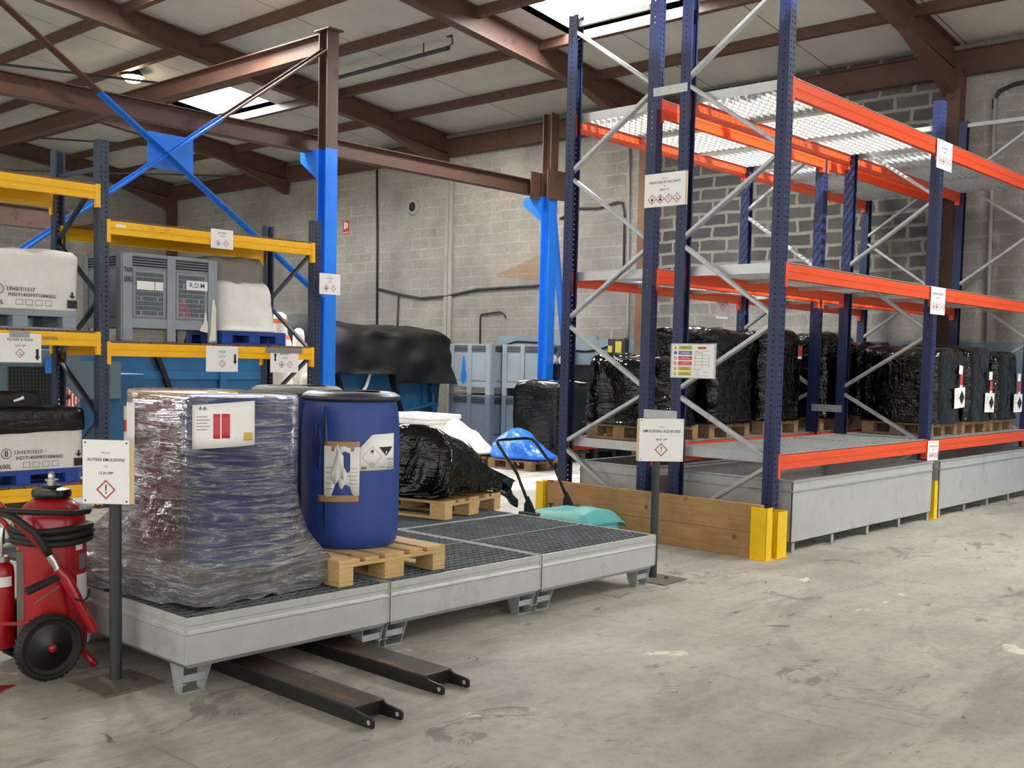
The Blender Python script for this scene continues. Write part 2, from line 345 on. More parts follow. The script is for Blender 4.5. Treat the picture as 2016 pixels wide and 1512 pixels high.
def glow(name, c, s, ribs=None):
    mt = bpy.data.materials.new(name); mt.use_nodes = True; nt = mt.node_tree; nt.nodes.remove(nt.nodes['Principled BSDF'])
    e = node(nt, 'ShaderNodeEmission'); e.inputs[0].default_value = (*c,1); e.inputs[1].default_value = s
    if ribs:
        v = coords(nt); sp = node(nt, 'ShaderNodeSeparateXYZ'); nt.links.new(v, sp.inputs[0])
        fr = math_(nt, 'FRACT', math_(nt, 'MULTIPLY', sp.outputs[1], ribs)); k = math_(nt, 'LESS_THAN', fr, .12)
        nt.links.new(mix(nt, k, tuple(x*s for x in c), (.22,.28,.36)), e.inputs[0]); e.inputs[1].default_value = 1.0
    nt.links.new(e.outputs[0], nt.nodes['Material Output'].inputs[0]); return mt
G = {}
G['floor'] = floor_mat(); G['wall'] = block_mat('grey_block_wall'); G['wall2'] = block_mat('grey_block_side_wall', 'X'); G['panel'] = panel_mat()
G['brown'] = mat('brown_red_primer_steel', srgb(84,57,43), .62, 0, .22, 3, dirt=srgb(60,45,37), dthr=.58)
G['blue_steel'] = mat('bright_blue_painted_steel', srgb(22,112,212), .4, 0, .08, 4)
G['navy'] = upright_mat('blue_rack_upright_paint', srgb(29,42,84)); G['charcoal_up'] = upright_mat('slate_rack_upright_paint', srgb(50,62,82))
G['slate'] = mat('slate_brace_paint', srgb(42,50,66), .45)
G['orange'] = mat('orange_beam_paint', srgb(222,78,34), .42, 0, .05, 8); G['yellow'] = mat('yellow_beam_paint', srgb(252,190,10), .42, 0, .05, 5, dirt=srgb(170,120,20), dthr=.74)
G['guard'] = mat('yellow_guard_paint', srgb(240,196,0), .38, 0, .06, 6, dirt=srgb(190,150,20), dthr=.72)
G['galv'] = mat('galvanised_steel', srgb(180,184,186), .42, .5, .12, 9, dirt=srgb(152,156,158), dscale=5, dthr=.58)
G['galv_side'] = mat('galvanised_sheet', srgb(186,188,186), .48, .30, .06, 9, dirt=srgb(172,174,172), dscale=3.5, dthr=.56, stretch=(1,1,.8))
G['zinc'] = mat('bright_zinc_bar', srgb(196,199,199), .36, .5, .08, 8)
G['grate_dark'] = mat('weathered_steel_grating', srgb(118,124,126), .45, .3, .25, 9)
G['grate_rod'] = mat('dull_grating_rod', srgb(62,66,68), .6, .2, .2, 9)
G['rail'] = mat('dark_grey_steel_tube', srgb(58,60,62), .5, .2, .15, 7)
G['black_film'] = film_mat('black_stretch_film', srgb(5,5,6)); G['black_film2'] = film_mat('matte_black_stretch_film', srgb(11,12,13), .24, .5, 6)
G['clear_film'] = clear_film_mat()
G['black'] = mat('black_rubber', srgb(26,26,27), .6); G['blackp'] = mat('black_gloss_paint', srgb(18,18,19), .3)
G['red'] = mat('red_gloss_paint', srgb(164,12,22), .28, 0, .06, 5, coat=.4); G['chrome'] = mat('steel_fitting', srgb(190,190,186), .25, .9)
G['drum_blue'] = mat('blue_plastic_drum', srgb(34,66,142), .42, 0, .08, 5, bmp=.05); G['drum_steel'] = mat('blue_steel_drum', srgb(24,62,150), .35, 0, .08, 5); G['drum_red'] = mat('red_steel_drum', srgb(150,26,36), .38, 0, .08, 5)
G['drum_lid'] = mat('dark_drum_lid', srgb(42,46,58), .4, 0, .2, 7); G['lid_grey'] = mat('grey_dusty_lid', srgb(128,128,120), .6, 0, .2, 7); G['lid_yellow'] = mat('yellow_drum_lid', srgb(214,172,74), .45)
G['pallet'] = wood_mat('pale_pallet_wood', srgb(200,162,104), srgb(224,192,138)); G['pallet_old'] = wood_mat('weathered_pallet_wood', srgb(130,100,68), srgb(176,146,106))
G['plank'] = wood_mat('pine_plank', srgb(160,120,76), srgb(188,150,102), True, (6,1.2,14)); G['deck_wood'] = wood_mat('dark_shelf_boards', srgb(96,66,44), srgb(140,104,72), False)
G['woven'] = mat('white_woven_sack', srgb(226,225,220), .6, 0, .06, 7, bmp=.35, bscale=9); G['paper'] = mat('white_paper', srgb(240,239,237), .55, 0, .02, 3); G['board'] = mat('white_sign_board', srgb(240,240,238), .45, 0, .03, 2)
G['ink'] = mat('black_ink', srgb(28,28,30), .6); G['grey_ink'] = mat('grey_ink', srgb(120,120,122), .6); G['red_ink'] = mat('red_print', srgb(176,48,58), .6); G['ply'] = mat('plywood_edge', srgb(214,190,150), .7)
G['tape'] = mat('silver_duct_tape', srgb(150,152,156), .35, .3); G['kraft'] = mat('brown_parcel_tape', srgb(172,136,96), .4)
G['palox'] = mat('grey_blue_plastic', srgb(142,152,160), .5, 0, .08, 4); G['palox_dark'] = mat('slate_grey_plastic', srgb(98,110,124), .5, 0, .08, 4); G['void'] = mat('dark_opening', srgb(26,28,30), .8)
G['teal'] = mat('teal_plastic_cover', srgb(96,182,180), .4, 0, .06, 5); G['skip_blue'] = mat('blue_skip_paint', srgb(18,78,118), .5, 0, .2, 3, dirt=srgb(70,130,160), dscale=4, dthr=.66, stretch=(1,1,.4))
G['tarp'] = mat('black_tarpaulin', srgb(14,14,15), .5, 0, .4, 4, bmp=1.0, bscale=3, spec=.28); G['rust_film'] = mat('faded_red_tarp_patch', srgb(120,84,80), .5)
G['blue_bag'] = film_mat('blue_plastic_sheet', srgb(44,112,214), .25, 1.2, 1.0); G['white_bag'] = film_mat('white_plastic_sheet', srgb(226,222,208), .45, .9, 1.0)
G['grey_paint_wall'] = mat('blue_grey_wall_paint', srgb(122,140,152), .6); G['orange_pl'] = mat('orange_reflective_band', srgb(250,120,70), .45); G['cone_white'] = mat('white_cone_plastic', srgb(236,232,220), .5, 0, .08, 6, bmp=.3, bscale=12)
G['fork'] = mat('black_worn_fork_steel', srgb(34,32,32), .4, .2, .2, 6); G['fork_top'] = mat('rusty_worn_fork_top', srgb(74,62,52), .42, .45, .25, 5, dirt=srgb(124,92,62), dscale=5, dthr=.54, stretch=(3,.6,1))
G['ylabel'] = mat('yellow_label', srgb(206,190,70), .5); G['blabel'] = mat('blue_label', srgb(66,114,160), .5); G['rlabel'] = mat('red_label', srgb(200,62,70), .5); G['blue_pl'] = mat('blue_plastic_pallet', srgb(30,70,160), .45)
G['mesh_grey'] = mat('dark_wire_mesh', srgb(58,66,72), .6); G['steel_plate'] = mat('brown_grey_steel_plate', srgb(110,104,94), .6, .1, .15, 5); G['brown_wood'] = mat('brown_timber_post', srgb(118,88,62), .7, 0, .2, 4)
G['grey_skip'] = mat('grey_green_steel_container', srgb(84,104,112), .5, 0, .1, 3)
for nm in G: G[nm].use_backface_culling = False
# ---------------------------------------------------------------- lettering (cached meshes)
_txt = {}
def txt(body, align='CENTER'):
    if (body, align) not in _txt:
        cu = bpy.data.curves.new('lettering', 'FONT'); cu.body = body; cu.align_x = align; cu.size = 1; cu.resolution_u = 2; cu.offset = .012
        o = bpy.data.objects.new('lettering', cu); C.objects.link(o)
        me = bpy.data.meshes.new_from_object(o.evaluated_get(bpy.context.evaluated_depsgraph_get()))
        C.objects.unlink(o); bpy.data.objects.remove(o); _txt[(body, align)] = me
    return _txt[(body, align)]
for s in ('PRODUIT','AUTRES EMULSIONS','CED','12 01 09*','EMULSIONS AQUEUSES','08 01 19*','PEINTURES ET DILUANTS','08 01 11*','FILTRES A HUILE','16 01 07*','ACIDES','06 01 06*','AEROSOLS','16 05 04*','BATTERIES','13 02 05*','SOLVANTS','14 06 03*','R.D.M','TAPE','SERG','13H3/Y/1517','IND/71450997/1084/602','5.1','8','600L','NEON','ACIDE','HD1043','UN2014','!','Designed by'):
    txt(s)
for s in ('600L','NEON','ACIDE','TAPE','SERG','13H3/Y/1517','IND/71450997/1084/602','Designed by'): txt(s, 'LEFT')
# ================================================================ SETTING
XW, YW = 15.3, 26.5                # back wall and left wall
def ceil_z(x): return 6.06 + .1137*(XW-x)
def struct(name, mb, mt, **k): return tag(obj(name, mb, mt, **k), kind='structure')
struct('floor', MB().bx(-14,XW+.2,-14,YW+.2,-.2,0), G['floor'])
struct('wall_back', MB().bx(XW,XW+.2,-14,YW+.2,0,ceil_z(XW)), G['wall'])
w = MB(); w.add([(-14,YW,0),(XW,YW,0),(XW,YW,ceil_z(XW)),(-14,YW,ceil_z(-14)),(-14,YW+.2,0),(XW,YW+.2,0),(XW,YW+.2,ceil_z(XW)),(-14,YW+.2,ceil_z(-14))],[(0,3,2,1),(4,5,6,7),(0,1,5,4),(1,2,6,5),(2,3,7,6),(3,0,4,7)])
struct('wall_left', w, G['wall2'])
# sloping roof of insulated panels with rooflight openings left out
SKY = [(11.25,12.42,8.30,10.42),(11.25,12.42,17.62,19.72),(7.20,11.40,3.0,5.72),(2.95,4.20,17.6,19.7),(7.1,8.3,12.6,14.7),(11.25,12.42,-2,0.1)]  # last three unseen, added for general light; third shaped to let sun reach racks
xs = sorted(set([-14,XW+.2]+[a for s in SKY for a in s[:2]])); ys = sorted(set([-14,YW+.2]+[a for s in SKY for a in s[2:]]))
cl = MB()
for i in range(len(xs)-1):
    for j in range(len(ys)-1):
        cx, cy = (xs[i]+xs[i+1])/2, (ys[j]+ys[j+1])/2
        if any(s[0]<cx<s[1] and s[2]<cy<s[3] for s in SKY): continue
        x0,x1,y0,y1 = xs[i],xs[i+1],ys[j],ys[j+1]; a,b = ceil_z(x0),ceil_z(x1)
        cl.add([(x0,y0,a),(x1,y0,b),(x1,y1,b),(x0,y1,a),(x0,y0,a+.1),(x1,y0,b+.1),(x1,y1,b+.1),(x0,y1,a+.1)],[(0,3,2,1),(4,5,6,7),(0,1,5,4),(1,2,6,5),(2,3,7,6),(3,0,4,7)])
struct('ceiling', cl, G['panel'])
G['glaze'] = glow('daylit_ribbed_rooflight', (.94,.97,1.0), SKYLIGHT, 5.0)
G['kerb'] = mat('white_rooflight_kerb', srgb(225,228,235), .5)
for n, (x0,x1,y0,y1) in enumerate(SKY):
    a, b = ceil_z(x0), ceil_z(x1); k = .25 if n != 2 else .02
    fr = MB()
    for (p,q) in (((x0,y0),(x1,y0)),((x1,y0),(x1,y1)),((x1,y1),(x0,y1)),((x0,y1),(x0,y0))):
        za, zb = ceil_z(p[0]), ceil_z(q[0])
        fr.add([(*p,za),(*q,zb),(*q,zb+k),(*p,za+k)],[(0,1,2,3)])
    if n == 2: fr = MB().bar((x0,y0,a+.05),(x1,y0,b+.05),.04,.08).bar((x0,y1,a+.05),(x1,y1,b+.05),.04,.08).bar((x0,y0,a+.05),(x0,y1,a+.05),.04,.08).bar((x1,y0,b+.05),(x1,y1,b+.05),.04,.08)
    wn = struct(f'window_{n+1}', fr, G['kerb'])
    if n != 2: obj('pane', MB().add([(x0,y0,a+k),(x0,y1,a+k),(x1,y1,b+k),(x1,y0,b+k)],[(0,1,2,3)]), G['glaze'], wn)
# ---- roof steelwork
ORD = ['first','second','third','fourth','fifth','sixth','seventh','eighth','ninth','tenth','eleventh','twelfth']
def hbeam(mb, p, q, w, h, t=.014):
    p = Vector(p); q = Vector(q); d = (q-p).normalized(); sd = d.cross(Vector((0,0,1))).normalized(); u = sd.cross(d)
    mb.bar(p+u*(h/2-t/2), q+u*(h/2-t/2), w, t); mb.bar(p-u*(h/2-t/2), q-u*(h/2-t/2), w, t); mb.bar(p, q, t, h-2*t); return mb
RY = [.75,5.85,10.98,15.85,21.2,26.3]
for i, y in enumerate(RY):
    mb = MB(); hb = .36
    hbeam(mb, (-12,y,ceil_z(-12)-.02-hb/2), (XW-.12,y,ceil_z(XW-.12)-.02-hb/2), .17, hb)
    # haunch at the wall
    x0 = XW-1.8; mb.add([(x0,y-.08,ceil_z(x0)-.38),(XW-.1,y-.08,ceil_z(XW)-.40),(XW-.1,y-.08,ceil_z(XW)-.72),(x0,y+.08,ceil_z(x0)-.38),(XW-.1,y+.08,ceil_z(XW)-.40),(XW-.1,y+.08,ceil_z(XW)-.72)],[(0,1,2),(5,4,3),(0,2,5,3),(1,4,5,2),(0,3,4,1)])
    lab = ['brown steel rafter nearest the right edge of the photo','brown steel rafter running to the column right of the orange racks','brown steel rafter passing above the front of the orange racks','long brown steel rafter over the black hanging busbar','brown steel rafter seen under the rooflight behind the crane beam','brown steel rafter along the far left wall'][i]
    tag(obj('roof_rafter', mb, G['brown']), lab, 'steel rafter')
    if i in (1,2,5):
        cy = y-.06; tag(obj('wall_column', MB().bx(XW-.22,XW-.02,cy-.10,cy+.10,0,ceil_z(XW)-.35), G['brown'] if i != 2 else G['brown_wood']), ['','dark brown column on the back wall behind the orange rack end','tall brown column on the back wall behind the paint sign','brown column on the back wall behind the blue skip','brown column on the back wall left of the fire sign','dark column in the far corner of the two block walls'][i], 'column')
# grey pilaster and joints of the block wall
pl = MB()
for yy, w_, d_ in ((15.74,.05,.05),(15.86,.05,.05)): pl.bx(XW-d_,XW,yy-w_,yy+w_,0,ceil_z(XW)-.35)
G['pil'] = mat('pale_concrete', srgb(150,147,140), .85, 0, .08, 4)
tag(obj('concrete_pilaster', pl, G['pil']), 'slim grey concrete pilaster on the block wall left of the rust stain', 'pilaster')
for i in range(9):
    x = XW-.12-1.37*i; z = ceil_z(x)-.07
    if i == 0: z -= .1; mb = hbeam(MB(), (x,-6,z-.12), (x,YW,z-.12), .16, .34)
    else: mb = MB().bx(x-.055,x+.055,-6,YW-.05,z-.07,z+.065)
    tag(obj('roof_purlin' if i else 'eaves_beam', mb, G['brown']), (ORD[i-1]+' thin brown roof purlin counted from the back wall') if i else 'deep brown eaves beam along the top of the back wall', 'roof beam', 'thin roof purlins under the white panels' if i else None)
# ---- runway: columns, beam, bracing
def col(name, label, x, y, top, zb):
    t = thing(name, label, 'column', (x,y,0)); s = .095
    for nm, m_, a, b in (('blue_shaft','blue_steel',0,zb),('brown_shaft','brown',zb,top)):
        mb = MB().bx(x-s,x+s,y-s,y-s+.016,a,b).bx(x-s,x+s,y+s-.016,y+s,a,b).bx(x-.008,x+.008,y-s+.016,y+s-.016,a,b)
        obj(nm, mb, G[m_], t)
    obj('runway_bracket', MB().add([(x-.09,y+s,zb),(x-.09,y+s+.40,zb),(x-.09,y+s+.40,zb-.14),(x-.09,y+s,zb-.42),(x+.09,y+s,zb),(x+.09,y+s+.40,zb),(x+.09,y+s+.40,zb-.14),(x+.09,y+s,zb-.42)],[(0,1,2,3),(7,6,5,4),(0,4,5,1),(1,5,6,2),(2,6,7,3),(3,7,4,0)]), G['blue_steel'], t)
    obj('base_plate', MB().bx(x-.17,x+.17,y-.17,y+.17,0,.02), G['blue_steel'], t)
    return t
YR = 12.0
c1 = col('crane_column', 'tall blue and brown steel column beside the yellow rack end', 9.28, YR, 5.98, 4.42)
obj('cap_plate', MB().bx(9.28-.13,9.28+.13,YR-.16,YR+.16,5.98,6.0), G['brown'], c1)
c2 = col('crane_column', 'blue and brown steel column behind the orange rack end frame', 13.92, YR, 5.72, 4.36)
obj('knee_plates', MB().bx(13.92-.2,13.92+.26,YR-.13,YR-.11,4.3,4.78).bx(13.6,14.15,YR+.13,YR+.15,4.30,4.75), G['brown'], c2)
tag(obj('runway_beam', hbeam(MB(), (-4,YR+.32,4.52), (14.1,YR+.32,4.52), .17, .24), G['brown']), 'long brown crane runway beam carried on the brackets of the blue columns', 'crane beam')
tag(obj('tie_beam', hbeam(MB(), (9.28,YR+.1,5.83), (9.28,YW-.05,5.83), .16, .27), G['brown']), 'brown beam from the top of the blue column to the far left wall', 'steel beam')
xb = thing('cross_brace', 'blue X-shaped steel bracing with square centre plate left of the blue column', 'steel bracing', (6.9,YR,3))
for nm, p, q in (('diagonal', (9.2,YR-.05,2.40), (3.2,YR-.05,6.45)), ('diagonal', (9.2,YR-.03,5.72), (3.6,YR-.03,1.55))):
    P, Q = Vector(p), Vector(q); k = P.z-Q.z
    f = (4.55-P.z)/(Q.z-P.z); mid = P.lerp(Q, f); d = (Q-P).normalized()
    lo, hi = (P,Q) if P.z < Q.z else (Q,P)
    for nm2, m_, a, b in (('blue_bar','blue_steel',lo,mid),('brown_bar','brown',mid,hi)):
        obj(nm2, MB().bar(a,b,.012,.10,(0,1,0)).bar(a+Vector((0,.035,0)),b+Vector((0,.035,0)),.07,.012,(0,1,0)), G[m_], xb)
obj('gusset_plate', MB().bx(6.62,7.22,YR-.018,YR-.006,3.80,4.22), G['blue_steel'], xb)
tag(obj('runway_beam', hbeam(MB(), (-4,22.2,4.28), (10.5,22.2,4.28), .18, .42), G['brown']), 'lower brown beam seen far back behind the yellow rack bay', 'crane beam')
tag(obj('wind_brace', MB().bar((14.06,YR+.06,4.30),(15.12,YR+.33,.03),.09,.09), G['blue_steel']), 'slanting blue steel strut behind the orange rack end frame', 'steel strut')
for nm, lab, p, q, r in (('tie_rod','thin black roof tie rod above the warm lamp',(7.39,18.0,6.14),(10.4,18.0,6.42),.022),('tie_rod','thin dark roof rod left of the rooflight',(9.0,23.5,6.0),(12.6,21.5,6.05),.02),('tie_rod','thin dark rod crossing behind the blue centre plate',(9.6,23.6,5.35),(14.6,22.0,5.75),.02)):
    tag(obj(nm, MB().cyl(p,q,r,8), G['rail']), lab, 'tie rod')
bb = thing('busbar', 'thin black busbar hanging under the roof from two droppers', 'busbar', (11.6,13.5,6.29))
obj('rail', MB().cyl((11.6,16.2,6.26),(11.6,12.09,6.30),.035,8), G['rail'], bb)
obj('dropper', MB().cyl((11.6,12.64,6.32),(11.6,12.64,6.47),.012,6), G['rail'], bb)
obj('cable', MB().tube([(11.6,12.1,6.3),(11.6,12.0,6.36),(11.6,12.02,6.5),(11.6,12.1,6.52),(11.6,12.12,6.47),(11.6,12.05,6.46),(11.6,12.03,6.52)],.012,6), G['black'], bb)
lp = thing('high_bay_lamp', 'glowing warm lamp hanging under the roof at upper left', 'lamp', (9.9,18.44,6.5))
obj('housing', MB().lathe([(.05,.16),(.09,.12),(.19,.0),(.20,-.02)],(9.9,18.44,6.54),24,cap=False), G['rail'], lp, smooth=40)
obj('bulb', MB().lathe([(.02,.06),(.15,.02),(.16,-.03),(.10,-.07),(.02,-.09)],(9.9,18.44,6.50),24), glow('warm_lamp_glow',(1.0,.80,.50),LAMP), lp, smooth=True)
obj('hanger', MB().cyl((9.9,18.44,6.69),(9.9,18.44,6.72),.02,8), G['rail'], lp)
# ================================================================ RACKS
XF = [8.35, 11.67, 14.99]
def sheet(T, dpt=.10, w=.10, z0=0, z1=4.9):   # open rack upright profile, web at y=0 facing -y
    h = w/2; mb = MB()
    P = [(-h+.018,dpt),(-h,dpt),(-h,0),(h,0),(h,dpt),(h-.018,dpt)]
    vs = [(x,y,z) for z in (z0,z1) for x,y in P]
    return mb.add(vs, [(i+1,i,i+6,i+7) for i in range(5)])
def upright(parent, x, y, sgn, top, mt, w=.10, name='upright'):
    """uprights keep their own local frame so the punched holes follow the profile"""
    o = obj(name, sheet(None, .10, w, 0, top), mt); o.parent = parent
    o.matrix_parent_inverse = WM[parent.name].inverted()
    o.location = (x,y,0); o.rotation_euler = (0,0,0 if sgn > 0 else PI)
    md = o.modifiers.new('steel gauge','SOLIDIFY'); md.thickness = .003; md.offset = -1
    obj('foot_plate', MB().bx(x-.07,x+.07,y-.02 if sgn>0 else y-.12,y+.12 if sgn>0 else y+.02,0,.008), G['rail'], parent)
    return o
def obeam(parent, x0, x1, y, sgn, ztop, h, mt, conn=True, ch=.22):
    """stepped box beam; sgn is the outward direction (-1 towards the aisle)"""
    a, b = sorted((y, y - sgn*.05)); c, d = sorted((y - sgn*.003, y - sgn*.05))
    mb = MB().bx(x0,x1,a,b,ztop-h,ztop-h*.62).bx(x0,x1,c,d,ztop-h*.62,ztop-h*.50).bx(x0,x1,a,b,ztop-h*.50,ztop)
    bm = obj('beam', mb, mt, parent, bev=.004)
    if conn:
        p, q = sorted((y+sgn*.004, y-sgn*.055))
        for xx in (x0,x1): obj('end_connector', MB().bx(xx-.022,xx+.022,p,q,ztop-ch+.02,ztop+.015), mt, bm, bev=.003)
    return bm
def grate(name, label, x0, x1, y0, y1, z, group, nb=14, nc=11):
    """lift-out grating panel: flat frame, deep bearing bars along X and cross rods"""
    t = thing(name, label, 'grating', ((x0+x1)/2,(y0+y1)/2,z), group)
    f = MB().bx(x0,x0+.004,y0,y1,z-.075,z+.012).bx(x1-.004,x1,y0,y1,z-.045,z+.012).bx(x0,x1,y0,y0+.03,z+.006,z+.012).bx(x0,x1,y1-.03,y1,z+.006,z+.012).bx(x0,x1,y0+.028,y0+.032,z-.03,z+.012).bx(x0,x1,y1-.032,y1-.028,z-.03,z+.012)
    obj('panel_frame', f, G['zinc'], t)
    b = MB(); a0, a1 = y0+.05, y1-.05
    for i in range(nb): yy = a0+(a1-a0)*i/(nb-1); b.bx(x0+.004,x1-.004,yy-.005,yy+.005,z-.040,z+.008)
    obj('bearing_bars', b, G['zinc'], t)
    c = MB()
    for i in range(nc): xx = x0+.04+(x1-x0-.08)*i/(nc-1); c.bx(xx-.002,xx+.002,y0+.03,y1-.03,z-.020,z+.004)
    obj('cross_bars', c, G['zinc'], t); return t
def orange_rack(label, yf, sg, word):
    """yf: aisle-side face; sg=+1 when the rack extends towards +Y"""
    t = thing('pallet_rack', label, 'rack', (XF[0],yf,0)); D = 1.07; yb = yf + sg*D
    tops = [4.98, 4.46, 4.95]
    N = [(1,4.86),(0,4.145),(1,3.443),(0,2.72),(1,2.007),(0,1.355),(1,.785),(0,.13)]   # zigzag nodes: 1 = outer upright
    for i, x in enumerate(XF):
        upright(t, x, yf, sg, tops[i], G['navy']); upright(t, x, yb, -sg, tops[i], G['navy'])
        yo, yi = yf + sg*.06, yb - sg*.06
        for (a,za),(b,zb) in zip(N, N[1:]):
            if max(za,zb) > tops[i]: continue
            obj('diagonal_brace', MB().bar((x-.018,yo if a else yi,za-.03),(x-.018,yo if b else yi,zb+.03),.034,.062,(1,0,0)), G['galv'], t, bev=.006)
        zt = 4.89 if tops[i] > 4.8 else 4.18
        obj('horizontal_brace', MB().bar((x-.018,yo,zt),(x-.018,yi,zt),.03,.05), G['galv'], t)
    for i in range(2):
        x0, x1 = XF[i]+.05, XF[i+1]-.05
        for zt, h in ((4.033,.155),(2.487,.13),(.846,.128)):
            for y, s in ((yf,-sg),(yb,sg)): obeam(t, x0, x1, y - (-s)*-.0 , s, zt, h, G['orange'])
    LV = (('top',4.036),('middle',2.490),('bottom',.849))
    for ln, z in LV:
        n = 0
        for i in range(2):
            x0, x1 = XF[i]+.06, XF[i+1]-.06; w = (x1-x0)/3; p, q = sorted((yf+sg*.01, yb-sg*.01))
            for k in range(3):
                n += 1
                grate('grating_panel', f'{ORD[n-1]} galvanised grating panel from the near end, {ln} level, {word} orange rack', x0+w*k+.004, x0+w*(k+1)-.004, p, q, z, f'gratings on the {ln} level of the {word} rack')
    return t
ra = orange_rack('blue and orange pallet rack along the aisle, nearest the camera', 4.56, 1, 'front')
rb = orange_rack('blue and orange pallet rack behind, back to back with the front one', 6.955, -1, 'rear')
for n, (x, z, lab) in enumerate(((XF[0],4.09,'flat galvanised spacer plate high between the two near blue uprights'),(XF[0],1.145,'flat galvanised spacer plate above the white emulsion sign'),(XF[1],1.145,'flat galvanised spacer plate between the second pair of blue uprights'))):
    tag(obj('spacer_plate', MB().bx(x-.062,x-.052,5.55,5.92,z-.04,z+.04), G['galv'], bev=.003), lab, 'spacer plate')
# ---- spill bunds under the orange racks
def bund(label, x0, x1, y0, y1, group='galvanised sumps under the racks'):
    t = thing('spill_bund', label, 'spill bund', ((x0+x1)/2,(y0+y1)/2,0), group); z0, z1, th = .085, .62, .012
    mb = MB().bx(x0,x1,y0,y1,z0,z0+.01).bx(x0,x1,y0,y0+th,z0,z1).bx(x0,x1,y1-th,y1,z0,z1).bx(x0,x0+th,y0,y1,z0,z1).bx(x1-th,x1,y0,y1,z0,z1)
    obj('tank', mb, G['galv_side'], t, bev=.002)
    r = MB().bx(x0,x1,y0-.012,y0+.03,z1-.005,z1+.01).bx(x0,x1,y1-.03,y1+.012,z1-.005,z1+.01).bx(x0-.012,x0+.03,y0,y1,z1-.005,z1+.01).bx(x1-.03,x1+.012,y0,y1,z1-.005,z1+.01).bx(x0,x1,y0-.014,y0,z1-.09,z1-.075).bx(x0-.014,x0,y0,y1,z1-.09,z1-.075)
    obj('rim', r, G['galv'], t, bev=.003)
    for i in range(5):
        xx = x0+.03+(x1-x0-.12)*i/4
        obj('foot', MB().bx(xx,xx+.05,y0+.004,y0+.012,0,z0+.01).bx(xx,xx+.05,y0,y0+.07,0,.008).bx(xx+.05,xx+.055,y0+.01,y1-.02,0,z0), G['galv'], t)
    return t
bund('long galvanised spill bund under the near bay of the front orange rack', 8.5, 11.60, 4.478, 5.72)
bund('long galvanised spill bund under the far bay of the front orange rack', 11.80, 14.90, 4.478, 5.72)
bund('galvanised spill bund under the near bay of the rear orange rack', 8.46, 11.60, 5.95, 6.80)
# ---- timber kick boards and yellow guards at the rack end
for z0, z1, lab in ((0,.215,'lower pine kick board across the near end of the orange racks'),(.217,.455,'upper pine kick board across the near end of the orange racks')):
    tag(obj('kick_board', MB().bx(8.02,8.065,4.50,6.86,z0,z1), G['plank'], bev=.003), lab, 'plank', 'pine kick boards at the rack end')
def guard(label, x, y, w, d, h, op):   # open U of folded plate
    t = .006; mb = MB().bx(x,x+w,y,y+t,0,h)
    if op != 'r': mb.bx(x+w-t,x+w,y,y+d,0,h)
    mb.bx(x,x+t,y,y+d,0,h)
    g = obj('upright_guard', mb.bx(x-.02,x+w+.02,y-.02,y+d,0,.006), G['guard'], bev=.002)
    return tag(g, label, 'guard', 'yellow rack guards')
guard('yellow steel guard holding the near end of the pine boards', 7.985, 4.43, .10, .15, .44, 'r')
guard('yellow steel guard in front of the near blue upright, right of the boards', 8.15, 4.42, .17, .13, .395, 'l')
guard('yellow steel guard holding the far left end of the pine boards', 7.985, 6.87, .10, .10, .44, 'l')
guard('slim yellow steel guard between the two long galvanised bunds', 11.66, 4.47, .10, .10, .41, 'l')
# ---- yellow rack on the left
YF, YD = 10.6, 1.07
YXF = [2.70, 5.37, 8.06]; YT = [3.75, 3.75, 3.23]
yr = thing('pallet_rack', 'slate and yellow pallet rack at the left', 'rack', (YXF[1],YF,0))
for x, tp in zip(YXF, YT):
    upright(yr, x, YF, 1, tp, G['charcoal_up'], .11); upright(yr, x, YF+YD, -1, tp, G['charcoal_up'], .11)
    zz = [tp-.35-.62*i for i in range(6) if tp-.35-.62*i > .1]; sd = 0
    for a, b in zip(zz, zz[1:]):
        p = (YF+.05, YF+YD-.05); obj('diagonal_brace', MB().bar((x-.01,p[sd],a),(x-.01,p[1-sd],b),.03,.045,(1,0,0)), G['slate'], yr); sd = 1-sd
    obj('horizontal_brace', MB().bar((x-.01,YF+.05,tp-.28),(x-.01,YF+YD-.05,tp-.28),.03,.045), G['slate'], yr)
for b, lv in ((0,((.255,.13),(1.795,.135),(3.285,.14))),(1,((1.70,.135),(2.945,.135)))):
    x0, x1 = YXF[b]+.055, YXF[b+1]-.055
    for zt, h in lv:
        obeam(yr, x0, x1, YF, -1, zt, h, G['yellow'], True, .24); obeam(yr, x0, x1, YF+YD, 1, zt, h, G['yellow'], True, .24)
        mb = MB(); n = 17
        for i in range(n):
            xx = x0+.03+(x1-x0-.06)*(i+.5)/n; mb.bx(xx-.068,xx+.068,YF+.005,YF+YD-.01,zt,zt+.022)
        obj('slatted_deck', mb, G['deck_wood'], yr)

for nm, x, zz_ in (('handwriting', 4.74, 1.715),):
    obj(nm, MB().mesh(txt('NEON','LEFT'), frame((x,YF-.0115,zz_),(1,0,0),(0,0,1))@Matrix.Diagonal((.05,.045,1,1))), G['grey_ink'], yr)
for x, zz_, w_ in ((5.50,2.885,.11),(5.86,2.90,.07),(6.05,2.90,.06)): obj('beam_sticker', MB().bx(x,x+w_,YF-.002,YF+.001,zz_,zz_+.035), G['paper'] if w_ > .1 else G['lid_yellow'], yr)
